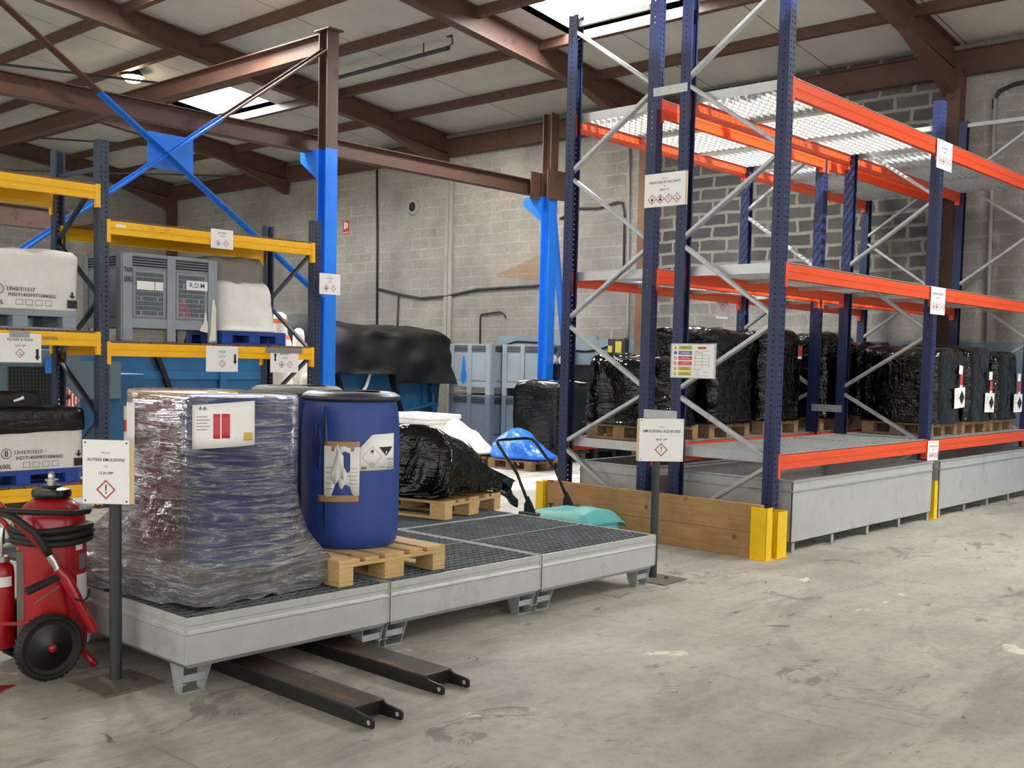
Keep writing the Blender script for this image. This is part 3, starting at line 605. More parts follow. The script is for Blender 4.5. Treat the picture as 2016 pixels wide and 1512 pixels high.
# ================================================================ FOREGROUND
def tray(label, x0, x1, y0, y1, group='galvanised spill trays with grating'):
    """spill tray on pressed feet with two lift-out gratings"""
    t = thing('spill_tray', label, 'spill tray', ((x0+x1)/2,(y0+y1)/2,0), group); zb, zt, ch = .128, .3775, .03
    R = []
    for dz, ins in ((zb,ch),(zb+ch*.9,0),(.292,0),(.297,-.006),(.303,-.006),(.308,0),(.316,.004),(.335,.004),(.340,0),(zt,0),(zt,.012),(.30,.014),(zb+.02,.02),(zb+.008,ch+.02)):
        R.append([(x0+ins,y0+ins,dz),(x1-ins,y0+ins,dz),(x1-ins,y1-ins,dz),(x0+ins,y1-ins,dz)])
    obj('tank', MB().rings(R), G['galv_side'], t, bev=.0015)
    e = .004                                                   # welded corner strips
    for cx in (x0, x1): obj('corner_weld', MB().bx(cx-e,cx+e,y0-e,y0+.006,zb+ch,zt-.002), G['zinc'], t)
    ym = (y0+y1)/2
    for a, b in ((y0+.016,ym-.004),(ym+.004,y1-.016)):
        g = MB(); n = int((b-a)/.058)
        for i in range(n+1): yy = a+(b-a)*i/n; g.bx(x0+.016,x1-.016,yy-.003,yy+.003,zt-.034,zt-.001)
        gg = obj('grating', g, G['grate_dark'], t); g = MB(); n = int((x1-x0)/.055)
        for i in range(n+1): xx = x0+.018+(x1-x0-.036)*i/n; g.bx(xx-.003,xx+.003,a,b,zt-.036,zt-.010)
        obj('cross_rods', g, G['grate_rod'], gg)
    obj('centre_bar', MB().bx(x0+.03,x1-.03,ym-.0035,ym+.0035,zt-.02,zt+.001), G['zinc'], t)
    for fx, s in ((x0,1),(x1,-1)):
        for fy, q in ((y0,1),(y1,-1)):
            f = MB(); X = lambda v: fx+s*v; Y = lambda v: fy+q*v
            def pl(pts, th):                                   # folded plate, pts in world
                n = len(pts); f.add([Vector(p) for p in pts]+[Vector(p)+Vector(th) for p in pts], [tuple(range(n)), tuple(range(2*n-1,n-1,-1))]+[(i,n+i,n+(i+1)%n,(i+1)%n) for i in range(n)])
            pl([(X(.004),Y(.03),zb+.01),(X(.004),Y(.15),zb+.01),(X(.012),Y(.12),.004),(X(.012),Y(.06),.004)], (s*.004,0,0))
            pl([(X(.155),Y(.03),zb+.01),(X(.155),Y(.15),zb+.01),(X(.130),Y(.12),.004),(X(.130),Y(.06),.004)], (s*.004,0,0))
            a, b = sorted((X(.01),X(.14))); c, d = sorted((Y(.06),Y(.12)))
            f.bx(a,b,c,d,0,.005)
            c, d = sorted((Y(.055),Y(.06))); f.bx(a,b,c,d,.055,.09)
            a, b = sorted((X(-.012),X(.03))); c, d = sorted((Y(.05),Y(.10))); f.bx(a,b,c,d,.045,.05)
            obj('foot', f, G['galv'], t)
    return t
TX = [(2.667,3.915),(3.932,5.190),(5.212,6.460)]
for (a,b), w in zip(TX, ('left, under the film-wrapped drums','middle, under the right end of the pale pallet','right, with bare dark grating')):
    tray(f'front row galvanised spill tray at the {w}', a, b, 4.478, 5.830)
for (a,b), w in zip(TX, ('left, behind the film-wrapped drums','middle, behind the single blue drum','right, under the black bundle pallet')):
    tray(f'back row spill tray at the {w}', a, b, 5.850, 7.200)
# ---- pallets
def pallet(label, x, y, z, rz=0, L=1.2, W=.8, mt='pallet', group=None, full=True, name='wooden_pallet'):
    """origin at a corner, W along local x, L along local y; boards run along x"""
    T = Matrix.Translation((x,y,z)) @ Matrix.Rotation(rz,4,'Z')
    c = T @ Vector((W/2,L/2,0)); t = thing(name, label, 'pallet', c, group); m_ = G[mt]
    B = lambda *a: MB(T).bx(*a)
    bw = .10
    if full:
        xs = [0,(W-.145)/2,W-.1]
        for i, x0 in enumerate(xs):                                        # three runners along y
            wx = (.1,.145,.1)[i]
            obj('bottom_board', B(x0,x0+wx,0,L,0,.022), m_, t, bev=.003)
            for j, y0 in enumerate((0,(L-.145)/2,L-.145)): obj('block', B(x0,x0+wx,y0,y0+.145,.022,.100), m_, t, bev=.003)
        for j, y0 in enumerate((0,(L-.145)/2,L-.145)): obj('stringer_board', B(0,W,y0,y0+.145,.100,.122), m_, t, bev=.003)
        for i, (x0,wx) in enumerate(((0,.145),(.182,.1),((W-.145)/2,.145),(W-.282,.1),(W-.145,.145))): obj('deck_board', B(x0,x0+wx,0,L,.122,.144), m_, t, bev=.003)
    else:
        mb = MB(T)
        for i in range(5): mb.bx(i*(W-.12)/4,i*(W-.12)/4+.12,0,L,.122,.144)
        mb.bx(0,W,0,.14,.1,.122).bx(0,W,L/2-.07,L/2+.07,.1,.122).bx(0,W,L-.14,L,.1,.122); obj('top_deck', mb, m_, t)
        for x0 in (0,W/2-.07,W-.1):
            obj('bottom_board', MB(T).bx(x0,x0+.1,0,L,0,.022), m_, t)
            for y0 in (0,L/2-.07,L-.14): obj('block', MB(T).bx(x0,x0+.1,y0,y0+.14,.022,.1), m_, t)
    return t
# drum pallet: boards run front to back, notched bottom runners show at the front
pallet('pale wooden pallet under the single blue plastic drum', 3.622, 4.545, .3775, math.radians(1.0), 1.2, .80)
T0 = Matrix.Translation((2.775,4.562,.3775)) @ Matrix.Rotation(math.radians(6.6),4,'Z'); PW, PL = .87, 1.2
wp = thing('wrapped_pallet', 'black pallet under the film-wrapped red and blue drums', 'pallet', T0@Vector((PW/2,PL/2,0)))
mb = MB(T0)
for i in range(7): mb.bx(.01+i*.124,.11+i*.124,.01,PL-.01,.13,.15)
obj('deck', mb, G['deck_wood'], wp)
for i in range(3):
    for j in range(3): obj('block', MB(T0).bx(.01+i*.37,.12+i*.37,.01+j*.52,.15+j*.52,.0,.13), G['blackp'], wp, bev=.004)
# ---- drums
def steel_drum(label, x, y, z, m_, lid, r=.285, h=.87):
    t = thing('steel_drum', label, 'drum', (x,y,z)); P = [(r-.012,.0),(r-.002,.004),(r,.02)]
    for k in (1/3., 2/3.): P += [(r,h*k-.02),(r+.008,h*k-.006),(r+.008,h*k+.006),(r,h*k+.02)]
    P += [(r,h-.02),(r+.005,h-.014),(r+.005,h-.002),(r-.004,h),(r-.012,h-.004),(r-.014,h-.016)]
    obj('body', MB().lathe([(q,z+w) for q,w in P],(x,y,0),56), G[m_], t, smooth=35)
    obj('lid', MB().lathe([(.02,z+h-.012),(r-.05,z+h-.010),(r-.03,z+h-.004),(r-.016,z+h-.008)],(x,y,0),48), G[lid], t, smooth=35)
    obj('clamp_ring', MB().lathe([(r+.004,z+h-.028),(r+.010,z+h-.024),(r+.010,z+h-.006),(r+.003,z+h+.001),(r-.006,z+h-.001)],(x,y,0),56,cap=False), G[lid if lid=='lid_yellow' else m_], t, smooth=35)
    obj('bung', MB().lathe([(.03,z+h-.008),(.03,z+h+.008),(.005,z+h+.009)],(x+.10,y-.13,0),20), G['paper'], t, smooth=35)
    return t
def plastic_drum(label, x, y, z, r, h, lid):
    t = thing('plastic_drum', label, 'drum', (x,y,z))
    P = [(r-.05,0),(r-.022,.006),(r-.008,.03),(r-.001,.09),(r,.2),(r+.003,h*.5),(r,h-.22),(r-.006,h-.13),(r-.016,h-.075),(r-.02,h-.055)]
    obj('body', MB().lathe([(q,z+w) for q,w in P],(x,y,0),64), G['drum_blue'], t, smooth=40)
    L = [(r-.02,h-.058),(r-.001,h-.05),(r+.005,h-.04),(r+.002,h-.026),(r-.012,h-.016),(r-.03,h-.006),(r-.06,h-.002),(r-.075,h-.012),(.02,h-.008)]
    obj('lid', MB().lathe([(q,z+w) for q,w in L],(x,y,0),64), G[lid], t, smooth=40)
    for a in (200, 20):
        q = math.radians(a); obj('grip_recess', MB().add([Vector((x,y,z+h+.001))+Vector((math.cos(q)*(r-.10)+math.cos(v)*.045*math.cos(q)-math.sin(v)*.09*math.sin(q), math.sin(q)*(r-.10)+math.cos(v)*.045*math.sin(q)+math.sin(v)*.09*math.cos(q), -.0015)) for v in [2*PI*k/20 for k in range(20)]],[tuple(range(20))]), G['void'], t)
    return t
def patch(parent, name, c, r, a0, a1, z0, z1, mt, off=.002, shear=0, n=10, poly=None, lift=None):
    """sticker following a drum: angles in degrees, optional outline in unit square"""
    mb = MB(); P = poly or None
    def pos(u, v, o=off):
        a = math.radians(a0+(a1-a0)*u); z = z0+(z1-z0)*v+shear*(u-.5); rr = r+o+(lift(u,v) if lift else 0)
        return Vector((c[0]+math.cos(a)*rr, c[1]+math.sin(a)*rr, z))
    if P is None: mb.grid(lambda u,v: pos(u,v), n, 4)
    else:                                                     # columns clipped by the outline
        for (top, bot) in P:                                  # each: polyline functions top(u), bot(u) over [ua,ub]
            (ua,ub) = top[0][0], top[-1][0]; N = 18
            f = lambda pl, u: next((p[1]+(q[1]-p[1])*(u-p[0])/(q[0]-p[0]+1e-9) for p,q in zip(pl,pl[1:]) if p[0]-1e-6 <= u <= q[0]+1e-6), pl[-1][1])
            mb.grid(lambda i,j: (lambda u: pos(u, f(bot,u)+(f(top,u)-f(bot,u))*j))(ua+(ub-ua)*i), N, 2)
    return obj(name, mb, mt, parent, smooth=True, solid=.0008)
def curved_mesh(c, r, me, a0, z0, s, mir=1, off=.004):
    """wrap a flat mesh (x right, y up) round a drum"""
    mb = MB(); return mb.add([(c[0]+math.cos(math.radians(a0)+v.co.x*s/r)*(r+off), c[1]+math.sin(math.radians(a0)+v.co.x*s/r)*(r+off), z0+v.co.y*s) for v in me.vertices], [tuple(p.vertices) for p in me.polygons])
CB, CR, CS, CK = (3.22,4.89), (3.25,5.478), (4.05,4.99), (4.085,5.562)
zb = .3775+.152
d1 = steel_drum('blue steel drum inside the clear film with two red strips on its sheet', *CB, zb, 'drum_steel', 'drum_steel')
d2 = steel_drum('red steel drum with yellow lid inside the clear film', *CR, zb, 'drum_red', 'lid_yellow')
d3 = plastic_drum('large blue plastic drum with torn label standing alone on the pale pallet', *CS, .3775+.144, .285, .895, 'drum_lid')
d4 = plastic_drum('dark blue drum with dusty grey lid half hidden between the other drums', *CK, .3775+.144, .28, .91, 'lid_grey')
# sheet with two red strips, taped under the film
patch(d1, 'paper_sheet', CB, .305, -171, -109, 1.150, 1.372, G['paper'], shear=.03)
patch(d1, 'red_strip', CB, .305, -147, -140.5, 1.195, 1.318, G['rlabel'], .004); patch(d1, 'red_strip', CB, .305, -139, -131.5, 1.198, 1.320, G['rlabel'], .004)
patch(d1, 'hazard_sticker', CB, .305, -119, -111, 1.188, 1.228, G['lid_yellow'], .004)
for k in range(5): patch(d1, 'print_line', CB, .305, -165, -153+(k%2)*2, 1.300-.016*k, 1.303-.016*k, G['grey_ink'], .0045, .004)
patch(d2, 'data_sheet', CR, .305, -205, -178, 1.12, 1.34, G['paper'])
# torn label
lf = lambda u,v: .004*abs(math.sin(u*6+v*5))
tl_ = patch(d3, 'torn_label', CS, .289, -159, -119, .815, 1.135, G['paper'], .003, poly=[([(0,.93),(.36,.93)],[(0,.03),(.22,.04),(.36,.30)]),([(.36,.93),(.40,.98),(.46,.86)],[(.36,.30),(.40,.36),(.46,.20)]),([(.46,.52),(.58,.56),(.66,.46),(.74,.50)],[(.46,.20),(.52,.16),(.60,.26),(.74,.22)]),([(.46,.92),(.56,.94),(.74,.90)],[(.46,.80),(.60,.84),(.74,.80)]),([(.74,.92),(1,.92)],[(.74,.22),(.80,.10),(.88,.05),(1,.07)])], lift=lf)
patch(tl_, 'torn_flap', CS, .289, -150, -136, .90, 1.10, G['paper'], .010, poly=[([(0,.3),(.3,.7),(.6,1),(1,.8)],[(0,.1),(.4,0),(.7,.2),(1,.1)])], lift=lambda u,v: .02*u*v)
patch(d3, 'parcel_tape', CS, .289, -159, -119, 1.085, 1.140, G['kraft'], .0045)
patch(d3, 'parcel_tape', CS, .289, -167, -119.5, .795, .835, G['kraft'], .0045, .006, lift=lambda u,v: .006*max(0,.3-u))
for k in range(5): patch(d3, 'print_line', CS, .289, -156, -145, .87+.03*k, .873+.03*k, G['grey_ink'], .0082)
for k in range(5): patch(d3, 'print_line', CS, .289, -133+3*(k%2), -121, .90+.022*k, .902+.022*k, G['grey_ink'], .0082)
# hazard label
lb = patch(d3, 'hazard_label', CS, .289, -118.8, -71.5, .975, 1.183, G['paper'], .003, poly=[([(0,.62),(.30,.98),(1,1)],[(0,0),(1,0)])])
def wrapflat(name, polys, mt, a0, z0, s, off=.0055):
    mb = MB()
    for p in polys:
        n = len(p); mb.add([(CS[0]+math.cos(math.radians(a0)+x*s/.289)*(.289+off), CS[1]+math.sin(math.radians(a0)+x*s/.289)*(.289+off), z0+y*s) for x,y in p], [tuple(range(n))])
    return obj(name, mb, mt, lb)
def diam(s=1, w=.08):
    o = [(0,s),(s,0),(0,-s),(-s,0)]; k = s-w*1.4; i = [(0,k),(k,0),(0,-k),(-k,0)]
    return [[o[j],o[(j+1)%4],i[(j+1)%4],i[j]] for j in range(4)]
FLAME = [[(-.28,-.1),(-.22,.12),(-.10,.02),(-.06,.38),(.10,.14),(.16,.26),(.26,-.02),(.24,-.22),(0,-.32),(-.22,-.26)],[(-.3,-.5),(.3,-.5),(.3,-.42),(-.3,-.42)]]
EXCL = [[(-.07,.5),(.07,.5),(.045,-.12),(-.045,-.12)],[(-.065,-.25),(.065,-.25),(.065,-.4),(-.065,-.4)]]
HEALTH = [[(-.12,.52),(.12,.52),(.15,.30),(.06,.16),(-.06,.16),(-.15,.30)],[(-.34,-.46),(-.38,-.05),(-.20,.14),(0,.06),(.20,.14),(.38,-.05),(.34,-.46),(.16,-.2),(0,-.46),(-.16,-.2)]]
ENV = [[(-.42,-.34),(.44,-.34),(.44,-.28),(-.42,-.28)],[(-.05,-.28),(.03,-.28),(-.02,.06),(.10,.30),(.06,.33),(-.06,.14),(-.20,.34),(-.24,.30),(-.10,.04)],[(.06,-.20),(.22,-.08),(.40,-.16),(.24,-.28)]]
CORR = [[(-.42,-.30),(-.02,-.30),(-.02,-.24),(-.42,-.24)],[(.06,-.30),(.42,-.22),(.42,-.14),(.10,-.22)],[(-.36,.34),(-.08,.20),(-.06,.26),(-.34,.40)],[(.34,.34),(.10,.16),(.12,.10),(.38,.28)],[(-.22,.12),(-.18,.12),(-.18,-.14),(-.22,-.14)],[(.18,.05),(.22,.05),(.22,-.12),(.18,-.12)]]
GASC = [[(-.44,-.18),(-.38,-.28),(.20,.10),(.36,.12),(.42,.22),(.32,.28),(.20,.22),(.12,.22)]]
wrapflat('pictogram_frame', diam(1,.03), G['ink'], -104.5, 1.052, .062)
wrapflat('oxidiser_symbol', [[(x*.55,y*.5+.55) for x,y in q] for q in FLAME], G['ink'], -104.5, 1.052, .062)
wrapflat('corrosive_triangle', [[(-.95+.19*k,0),(-.76+.19*k,0),(-.76+.19*k,-.95+abs(-.76+.19*k)),(-.95+.19*k,-.95+abs(-.95+.19*k))] for k in range(10)], G['ink'], -85.5, 1.107, .056)
wrapflat('barcode', [[(x,0),(x+.03,0),(x+.03,.3),(x,.3)] for x in (0,.06,.10,.18,.24,.28,.36,.42,.50,.55)], G['ink'], -117, .983, .05)
for b_, a_, z_, s_, m_ in (('5.1',-104.5,1.005,.020,'ink'),('HD1043',-78,.981,.020,'grey_ink'),('UN2014',-79,1.030,.016,'grey_ink'),('8',-85.5,1.066,.026,'paper')):
    obj('lettering', curved_mesh(CS,.289,txt(b_),a_,z_,s_,off=.006), G[m_], lb)
for k, (a0_,a1_) in enumerate(((-83,-76),(-83,-75),(-95,-87))): patch(lb, 'print_line', CS, .289, a0_, a1_, 1.012-.010*k, 1.0145-.010*k, G['grey_ink'], .0055)
for k, g0 in enumerate((1.335,1.30)):                          # dark green spill down the side
    pass
G['stain'] = mat('dried_green_stain', srgb(24,58,88), .36); G['stain2'] = mat('dried_dark_stain', srgb(24,46,112), .38)
patch(d3, 'dried_spill', CS, .2865, -162.5, -155, .62, 1.34, G['stain'], .0015, poly=[([(0,.62),(.3,.98),(.6,1),(1,.7)],[(0,.5),(.3,.1),(.55,.0),(1,.45)])])
patch(d3, 'dried_spill', CS, .2865, -180, -164, .95, 1.24, G['stain2'], .0015, poly=[([(0,.8),(.2,1),(.35,.8),(.5,1),(.7,.85),(.85,1),(1,.7)],[(0,.4),(.2,.0),(.5,.2),(.8,.05),(1,.4)])])
# ---- clear stretch film: from the pallet edges up to the hull of the two drums
def hull_r(th):                                               # support of the two-drum outline about its centre
    cx, cy = (CB[0]+CR[0])/2, (CB[1]+CR[1])/2; d = Vector((math.cos(th),math.sin(th))); lo, hi = 0, 2
    R = .302; a = Vector(CB)-Vector((cx,cy)); b = Vector(CR)-Vector((cx,cy)); ab = b-a
    for _ in range(26):
        m_ = (lo+hi)/2; p = d*m_; t = max(0,min(1,(p-a).dot(ab)/ab.dot(ab)))
        if (p-a-ab*t).length < R: lo = m_
        else: hi = m_
    return lo
HC = Vector(((CB[0]+CR[0])/2,(CB[1]+CR[1])/2))
rc = [T0@Vector(p) for p in ((-.012,-.012,0),(PW+.012,-.012,0),(PW+.012,PL+.012,0),(-.012,PL+.012,0))]
def rect_r(th):
    d = Vector((math.cos(th),math.sin(th))); best = 9
    for i in range(4):
        a = rc[i].to_2d()-HC; b = rc[(i+1)%4].to_2d()-HC; e = b-a; den = d.x*e.y-d.y*e.x
        if abs(den) < 1e-9: continue
        t = (a.x*e.y-a.y*e.x)/den; s = (a.x*d.y-a.y*d.x)/den
        if t > 0 and -1e-6 <= s <= 1+1e-6: best = min(best,t)
    return best
NTH, rings = 220, []
ZL = [.385+.006*0]+[.39,.42,.45,.48,.505,.528,.54,.56,.585,.61,.64,.67,.70,.74,.78,.82,.86,.90,.95,1.0,1.05,1.1,1.15,1.2,1.25,1.3,1.34,1.37,1.395,1.408,1.412]
for z in ZL:
    row = []
    for k in range(NTH):
        th = 2*PI*k/NTH; h, r = hull_r(th), rect_r(th)
        w = 1 if z <= .528 else max(0,1-(z-.528)/.46)
        w = w**1.9
        rad = h+(r-h)*w if r > h else h
        p = (HC.x+math.cos(th)*rad, HC.y+math.sin(th)*rad, z)
        amp = .012 if z < .53 else (.026*min(1,(1.0-z)/.3)+.0 if z < .95 else .0)
        rad += amp*(nz(p,6)+.6*nz(p,14,3)) + .004*nz((p[0],p[1],p[2]*5),7,5) + .004
        zz = z
        if z < .40: zz = z + .05*max(0,nz((math.cos(th)*3,math.sin(th)*3,1.0),1.4,2)) - .002
        if z > 1.40: rad -= .012*(z-1.40)/.012
        row.append((HC.x+math.cos(th)*rad, HC.y+math.sin(th)*rad, zz))
    rings.append(row)
tag(obj('stretch_film', MB().rings(rings, cap=False), G['clear_film'], smooth=True), 'crumpled clear stretch film wrapped round the red and blue drums', 'stretch film')
# ---- spare pallet truck fork shoes on the floor
def fork(label, x0, w, y0, y1):
    t = thing('fork_sleeve', label, 'fork', (x0+w/2,(y0+y1)/2,0), 'steel fork sleeves under the trays')
    obj('top_plate', MB().bx(x0,x0+w,y0+.13,y1,.066,.074), G['fork_top'], t, bev=.002)
    for s in (0,1):
        xa = x0 if s == 0 else x0+w-.012
        ring = [(y1,.0),(y1,.066),(y0+.13,.066),(y0+.11,.058),(y0+.012,.050),(y0,.042),(y0,.012),(y0+.008,.004),(y0+.12,.0)]
        obj('side_plate', MB().prism([(p[0],p[1]) for p in ring], frame((xa,0,0),(0,1,0),(0,0,1)), .012), G['fork'], t, bev=.002)
        obj('pin_hole', MB().cyl((xa-.0015,y0+.03,.028),(xa+.0135,y0+.03,.028),.011,16), G['paper'] if False else G['zinc'], t)
    obj('end_web', MB().bx(x0+.012,x0+w-.012,y0+.135,y0+.145,.01,.066), G['fork'], t)
fork('rusty steel fork sleeve on the floor, nearest the camera', 3.008, .178, 3.53, 5.3)
fork('rusty steel fork sleeve on the floor, further back to the right', 3.560, .182, 3.665, 5.3)
# ---- sign stands
def stand(label, x, y, hgt, pr):
    t = thing('sign_stand', label, 'sign stand', (x,y,0))
    obj('base_plate', MB().cb((x-.02,y-.055,.005),(.325,.325,.01),math.radians(3)), G['steel_plate'], t, bev=.002)
    obj('pole', MB().cyl((x,y,.01),(x,y,hgt),pr,20), G['rail'], t, smooth=40)
    obj('bolt', MB().cyl((x+.05,y-.09,.01),(x+.05,y-.09,.022),.014,6), G['rail'], t)
    return t
def board(parent, o, xd, w, h, lines, pics, th=.004, back=None, screws=True, mt='board', name='sign_face'):
    """face centred on o; lines: (text, y, size); pics: (symbol, x, y, s)"""
    T = frame(o, xd, (0,0,1)); f = obj(name, MB(T).bx(-w/2,w/2,-h/2,h/2,-th,0), G[mt], parent, bev=.001)
    if back: obj('backing_board', MB(T).bx(-w/2+back[0],w/2+back[1],-h/2+.002,h/2-.004,-th-back[2],-th-.0005), G['ply'], parent)
    deco(f, T, lines, pics)
    if screws:
        for sx in (-1,1):
            for sy in (-1,1): obj('screw', MB(T).lathe([(.004,0),(.004,.003),(.001,.004)],(sx*(w/2-.014),sy*(h/2-.014),0),10), G['ink'], f)
    return f
def deco(f, T, lines, pics, e=.0012):
    for body, y, s in lines: obj('lettering', MB().mesh(txt(body), T@Matrix.Translation((0,y,e))@Matrix.Diagonal((s,s,1,1))), G['ink' if s > .017 else 'grey_ink'], f)
    for sym, x, y, s in pics:
        P = MB()
        for q in diam(1,.13): n = len(q); P.add([T@Vector((x+a*s,y+b*s,e)) for a,b in q],[tuple(range(n))])
        obj('pictogram_frame', P, G['red_ink'], f); P = MB()
        for q in sym: n = len(q); P.add([T@Vector((x+a*s,y+b*s,e*1.3)) for a,b in q],[tuple(range(n))])
        obj('pictogram_symbol', P, G['ink'], f)
s1 = stand('black pole sign stand reading AUTRES EMULSIONS beside the red extinguisher', 2.566, 4.954, 1.15, .029)
board(s1, (2.498,4.915,1.040), (.62,-.785,0), .232, .308, [('PRODUIT',.088,.011),('AUTRES EMULSIONS',.052,.0205),('CED',.022,.010),('12 01 09*',-.012,.019)], [(EXCL,0,-.085,.048)], back=(.004,.018,.014))
s2 = stand('dark pole sign stand reading EMULSIONS AQUEUSES by the pine boards', 6.69, 4.65, 1.15, .030)
board(s2, (6.655,4.585,1.050), (.75,-.66,0), .335, .318, [('PRODUIT',.092,.011),('EMULSIONS AQUEUSES',.056,.0275),('CED',.028,.010),('08 01 19*',-.004,.021)], [(EXCL,0,-.072,.050)], back=(-.014,-.002,.018))
# ---- wheeled fire extinguisher
EO = Vector((2.455,5.40,0)); ER = Vector((.912,-.41,0)); EF = Vector((-.41,-.912,0))
def E_(a, b, z): return EO+ER*a+EF*b+Vector((0,0,z))
ex = thing('fire_extinguisher', 'big red wheeled fire extinguisher at the left edge', 'fire extinguisher', EO)
obj('cylinder', MB().lathe([(.02,.065),(.12,.07),(.155,.09),(.165,.13),(.165,.70),(.160,.77),(.135,.83),(.09,.865),(.07,.875)],EO,48), G['red'], ex, smooth=40)
obj('filler_cap', MB().lathe([(.06,.868),(.092,.876),(.097,.895),(.09,.915),(.05,.925),(.045,.935)],EO,32), G['blackp'], ex, smooth=35)
obj('valve', MB().lathe([(.045,.93),(.022,.935),(.022,.955),(.032,.957),(.032,.964),(.016,.966),(.018,.985),(.012,1.0),(.006,1.005)],EO,20), G['chrome'], ex, smooth=35)
for n in range(3): obj('hose_coil', MB().tube([E_(math.cos(2*PI*k/40)*(.185+.004*(n%2)),math.sin(2*PI*k/40)*.185,.725-.030*n+.006*math.sin(4*PI*k/40+n)) for k in range(40)],.0165,8,True), G['black'], ex, smooth=True)
obj('hose', MB().tube([E_(-.34,.10,.86),(E_(-.27,.16,.842)),E_(-.16,.20,.832),E_(-.02,.215,.824),E_(.10,.20,.815),E_(.168,.12,.812),E_(.176,.02,.812)],.0155,8), G['black'], ex, smooth=True)
obj('hose', MB().tube([E_(-.26,.14,.838),E_(-.16,.22,.80),E_(-.08,.25,.735),E_(-.035,.25,.66),E_(-.012,.24,.615)],.0175,8), G['black'], ex, smooth=True)
obj('hose_coupling', MB().tube([E_(-.012,.24,.618),E_(.0,.24,.595),E_(.018,.24,.560),E_(.028,.24,.54)],[.020,.022,.017,.022],10), G['chrome'], ex, smooth=40)
gn = obj('discharge_gun', MB().tube([E_(.022,.24,.548),E_(.06,.24,.50),E_(.125,.235,.36),E_(.192,.225,.225)],[.026,.030,.026,.027],12), G['red'], ex, smooth=40)
obj('grip', MB().tube([E_(.03,.25,.512),E_(-.03,.29,.493),E_(-.115,.33,.462)],[.016,.020,.020],10), G['black'], gn, smooth=40)
obj('trigger_pin', MB().cyl(E_(.03,.25,.463),E_(-.08,.30,.395),.0035,6), G['chrome'], gn)
obj('retaining_clip', MB().tube([E_(.10,.27,.40),E_(.14,.27,.385),E_(.165,.24,.405),E_(.17,.20,.43)],.006,6), G['black'], gn)
obj('push_handle', MB().tube([E_(-.62,.10,1.19),E_(-.44,.13,1.06),E_(-.28,.16,.92),E_(.0,.19,.59),E_(.02,.17,.56)],.0145,10), G['red'], ex, smooth=True)
obj('push_handle', MB().tube([E_(-.62,-.13,1.19),E_(-.40,-.13,.93),E_(-.22,-.13,.73),E_(-.17,-.10,.64)],.0145,10), G['red'], ex, smooth=True)
bt = obj('gas_bottle', MB().lathe([(.02,.12),(.055,.125),(.062,.15),(.062,.50),(.057,.535),(.035,.56),(.022,.57)],E_(-.235,.02,0),28), G['red'], ex, smooth=40)
obj('collar', MB().lathe([(.030,.555),(.042,.56),(.042,.588),(.030,.592)],E_(-.235,.02,0),24), G['chrome'], bt, smooth=35)
obj('bottle_valve', MB().tube([E_(-.235,.02,.59),E_(-.235,.02,.66),E_(-.225,.02,.73)],[.014,.018,.010],10), G['chrome'], bt, smooth=40)
obj('bottle_valve_outlet', MB().tube([E_(-.235,.02,.635),E_(-.19,.03,.645),E_(-.16,.03,.64)],[.010,.013,.008],8), G['chrome'], bt, smooth=40)
obj('bottle_label', MB().add([E_(-.235,.02,0)+ER*math.sin(q)*.063+EF*math.cos(q)*.063+Vector((0,0,z)) for z in (.44,.49) for q in (-.3,.0,.3,.6,.9)],[(i,i+1,i+6,i+5) for i in range(4)]), G['paper'], bt)
obj('bracket', MB().tube([E_(-.24,.09,.262),E_(-.16,.09,.255),E_(-.10,.13,.27),E_(.0,.175,.29)],.012,4), G['red'], ex)
obj('frame_rail', MB().bar(E_(-.145,.09,.10),E_(-.145,.09,.62),.035,.02,EF), G['steel_plate'], ex)
obj('rear_foot', MB().tube([E_(.10,.02,.12),E_(.16,.06,.06),E_(.20,.10,.016)],.017,8), G['red'], ex, smooth=True)
obj('instruction_label', MB().add([EO+ER*math.sin(q)*.1665+EF*math.cos(q)*.1665+Vector((0,0,z)) for z in (.335,.49) for q in (.75,.95,1.15,1.35)],[(i,i+1,i+5,i+4) for i in range(3)]), G['paper'], ex)
obj('type_label', MB().add([EO+ER*math.sin(q)*.1665+EF*math.cos(q)*.1665+Vector((0,0,z)) for z in (.515,.595) for q in (.85,1.05,1.25)],[(i,i+1,i+4,i+3) for i in range(2)]), G['grey_ink'], ex)
obj('serial_label', MB().add([EO+ER*math.sin(q)*.1665+EF*math.cos(q)*.1665+Vector((0,0,z)) for z in (.615,.660) for q in (.72,.88,1.02)],[(i,i+1,i+4,i+3) for i in range(2)]), G['paper'], ex)
AX = (EF*.90+ER*.43).normalized()
for nm, c in (('wheel',E_(-.017,.235,.162)),('wheel',E_(-.13,-.235,.162))):
    wh = obj(nm, MB().lathe([(.105,-.030),(.150,-.032),(.161,-.022),(.163,0),(.161,.022),(.150,.032),(.140,.030),(.132,.018),(.105,.012)],c,48,AX,cap=False), G['black'], ex, smooth=35)
    obj('rim', MB().lathe([(.02,-.015),(.128,-.012),(.134,.010),(.10,.016),(.06,.020),(.035,.030),(.01,.032)],c,40,AX), G['blackp'], wh, smooth=35)
    tr = MB(); sd = AX.cross(Vector((0,0,1))).normalized(); upv = sd.cross(AX)
    for k in range(36):
        q = 2*PI*k/36; d = sd*math.cos(q)+upv*math.sin(q); tr.bar(c+d*.163-AX*.024,c+d*.163-AX*.006,.010,.004,d); tr.bar(c+d*.163+AX*.006,c+d*.163+AX*.024,.010,.004,d)
    obj('tread', tr, G['black'], wh)
    obj('hub_cap', MB().lathe([(.020,.028),(.019,.044),(.012,.050),(.003,.052)],c,20,AX), G['red'], wh, smooth=40)
obj('axle', MB().cyl(E_(-.03,.2,.162),E_(-.12,-.2,.162),.012,8), G['rail'], ex)
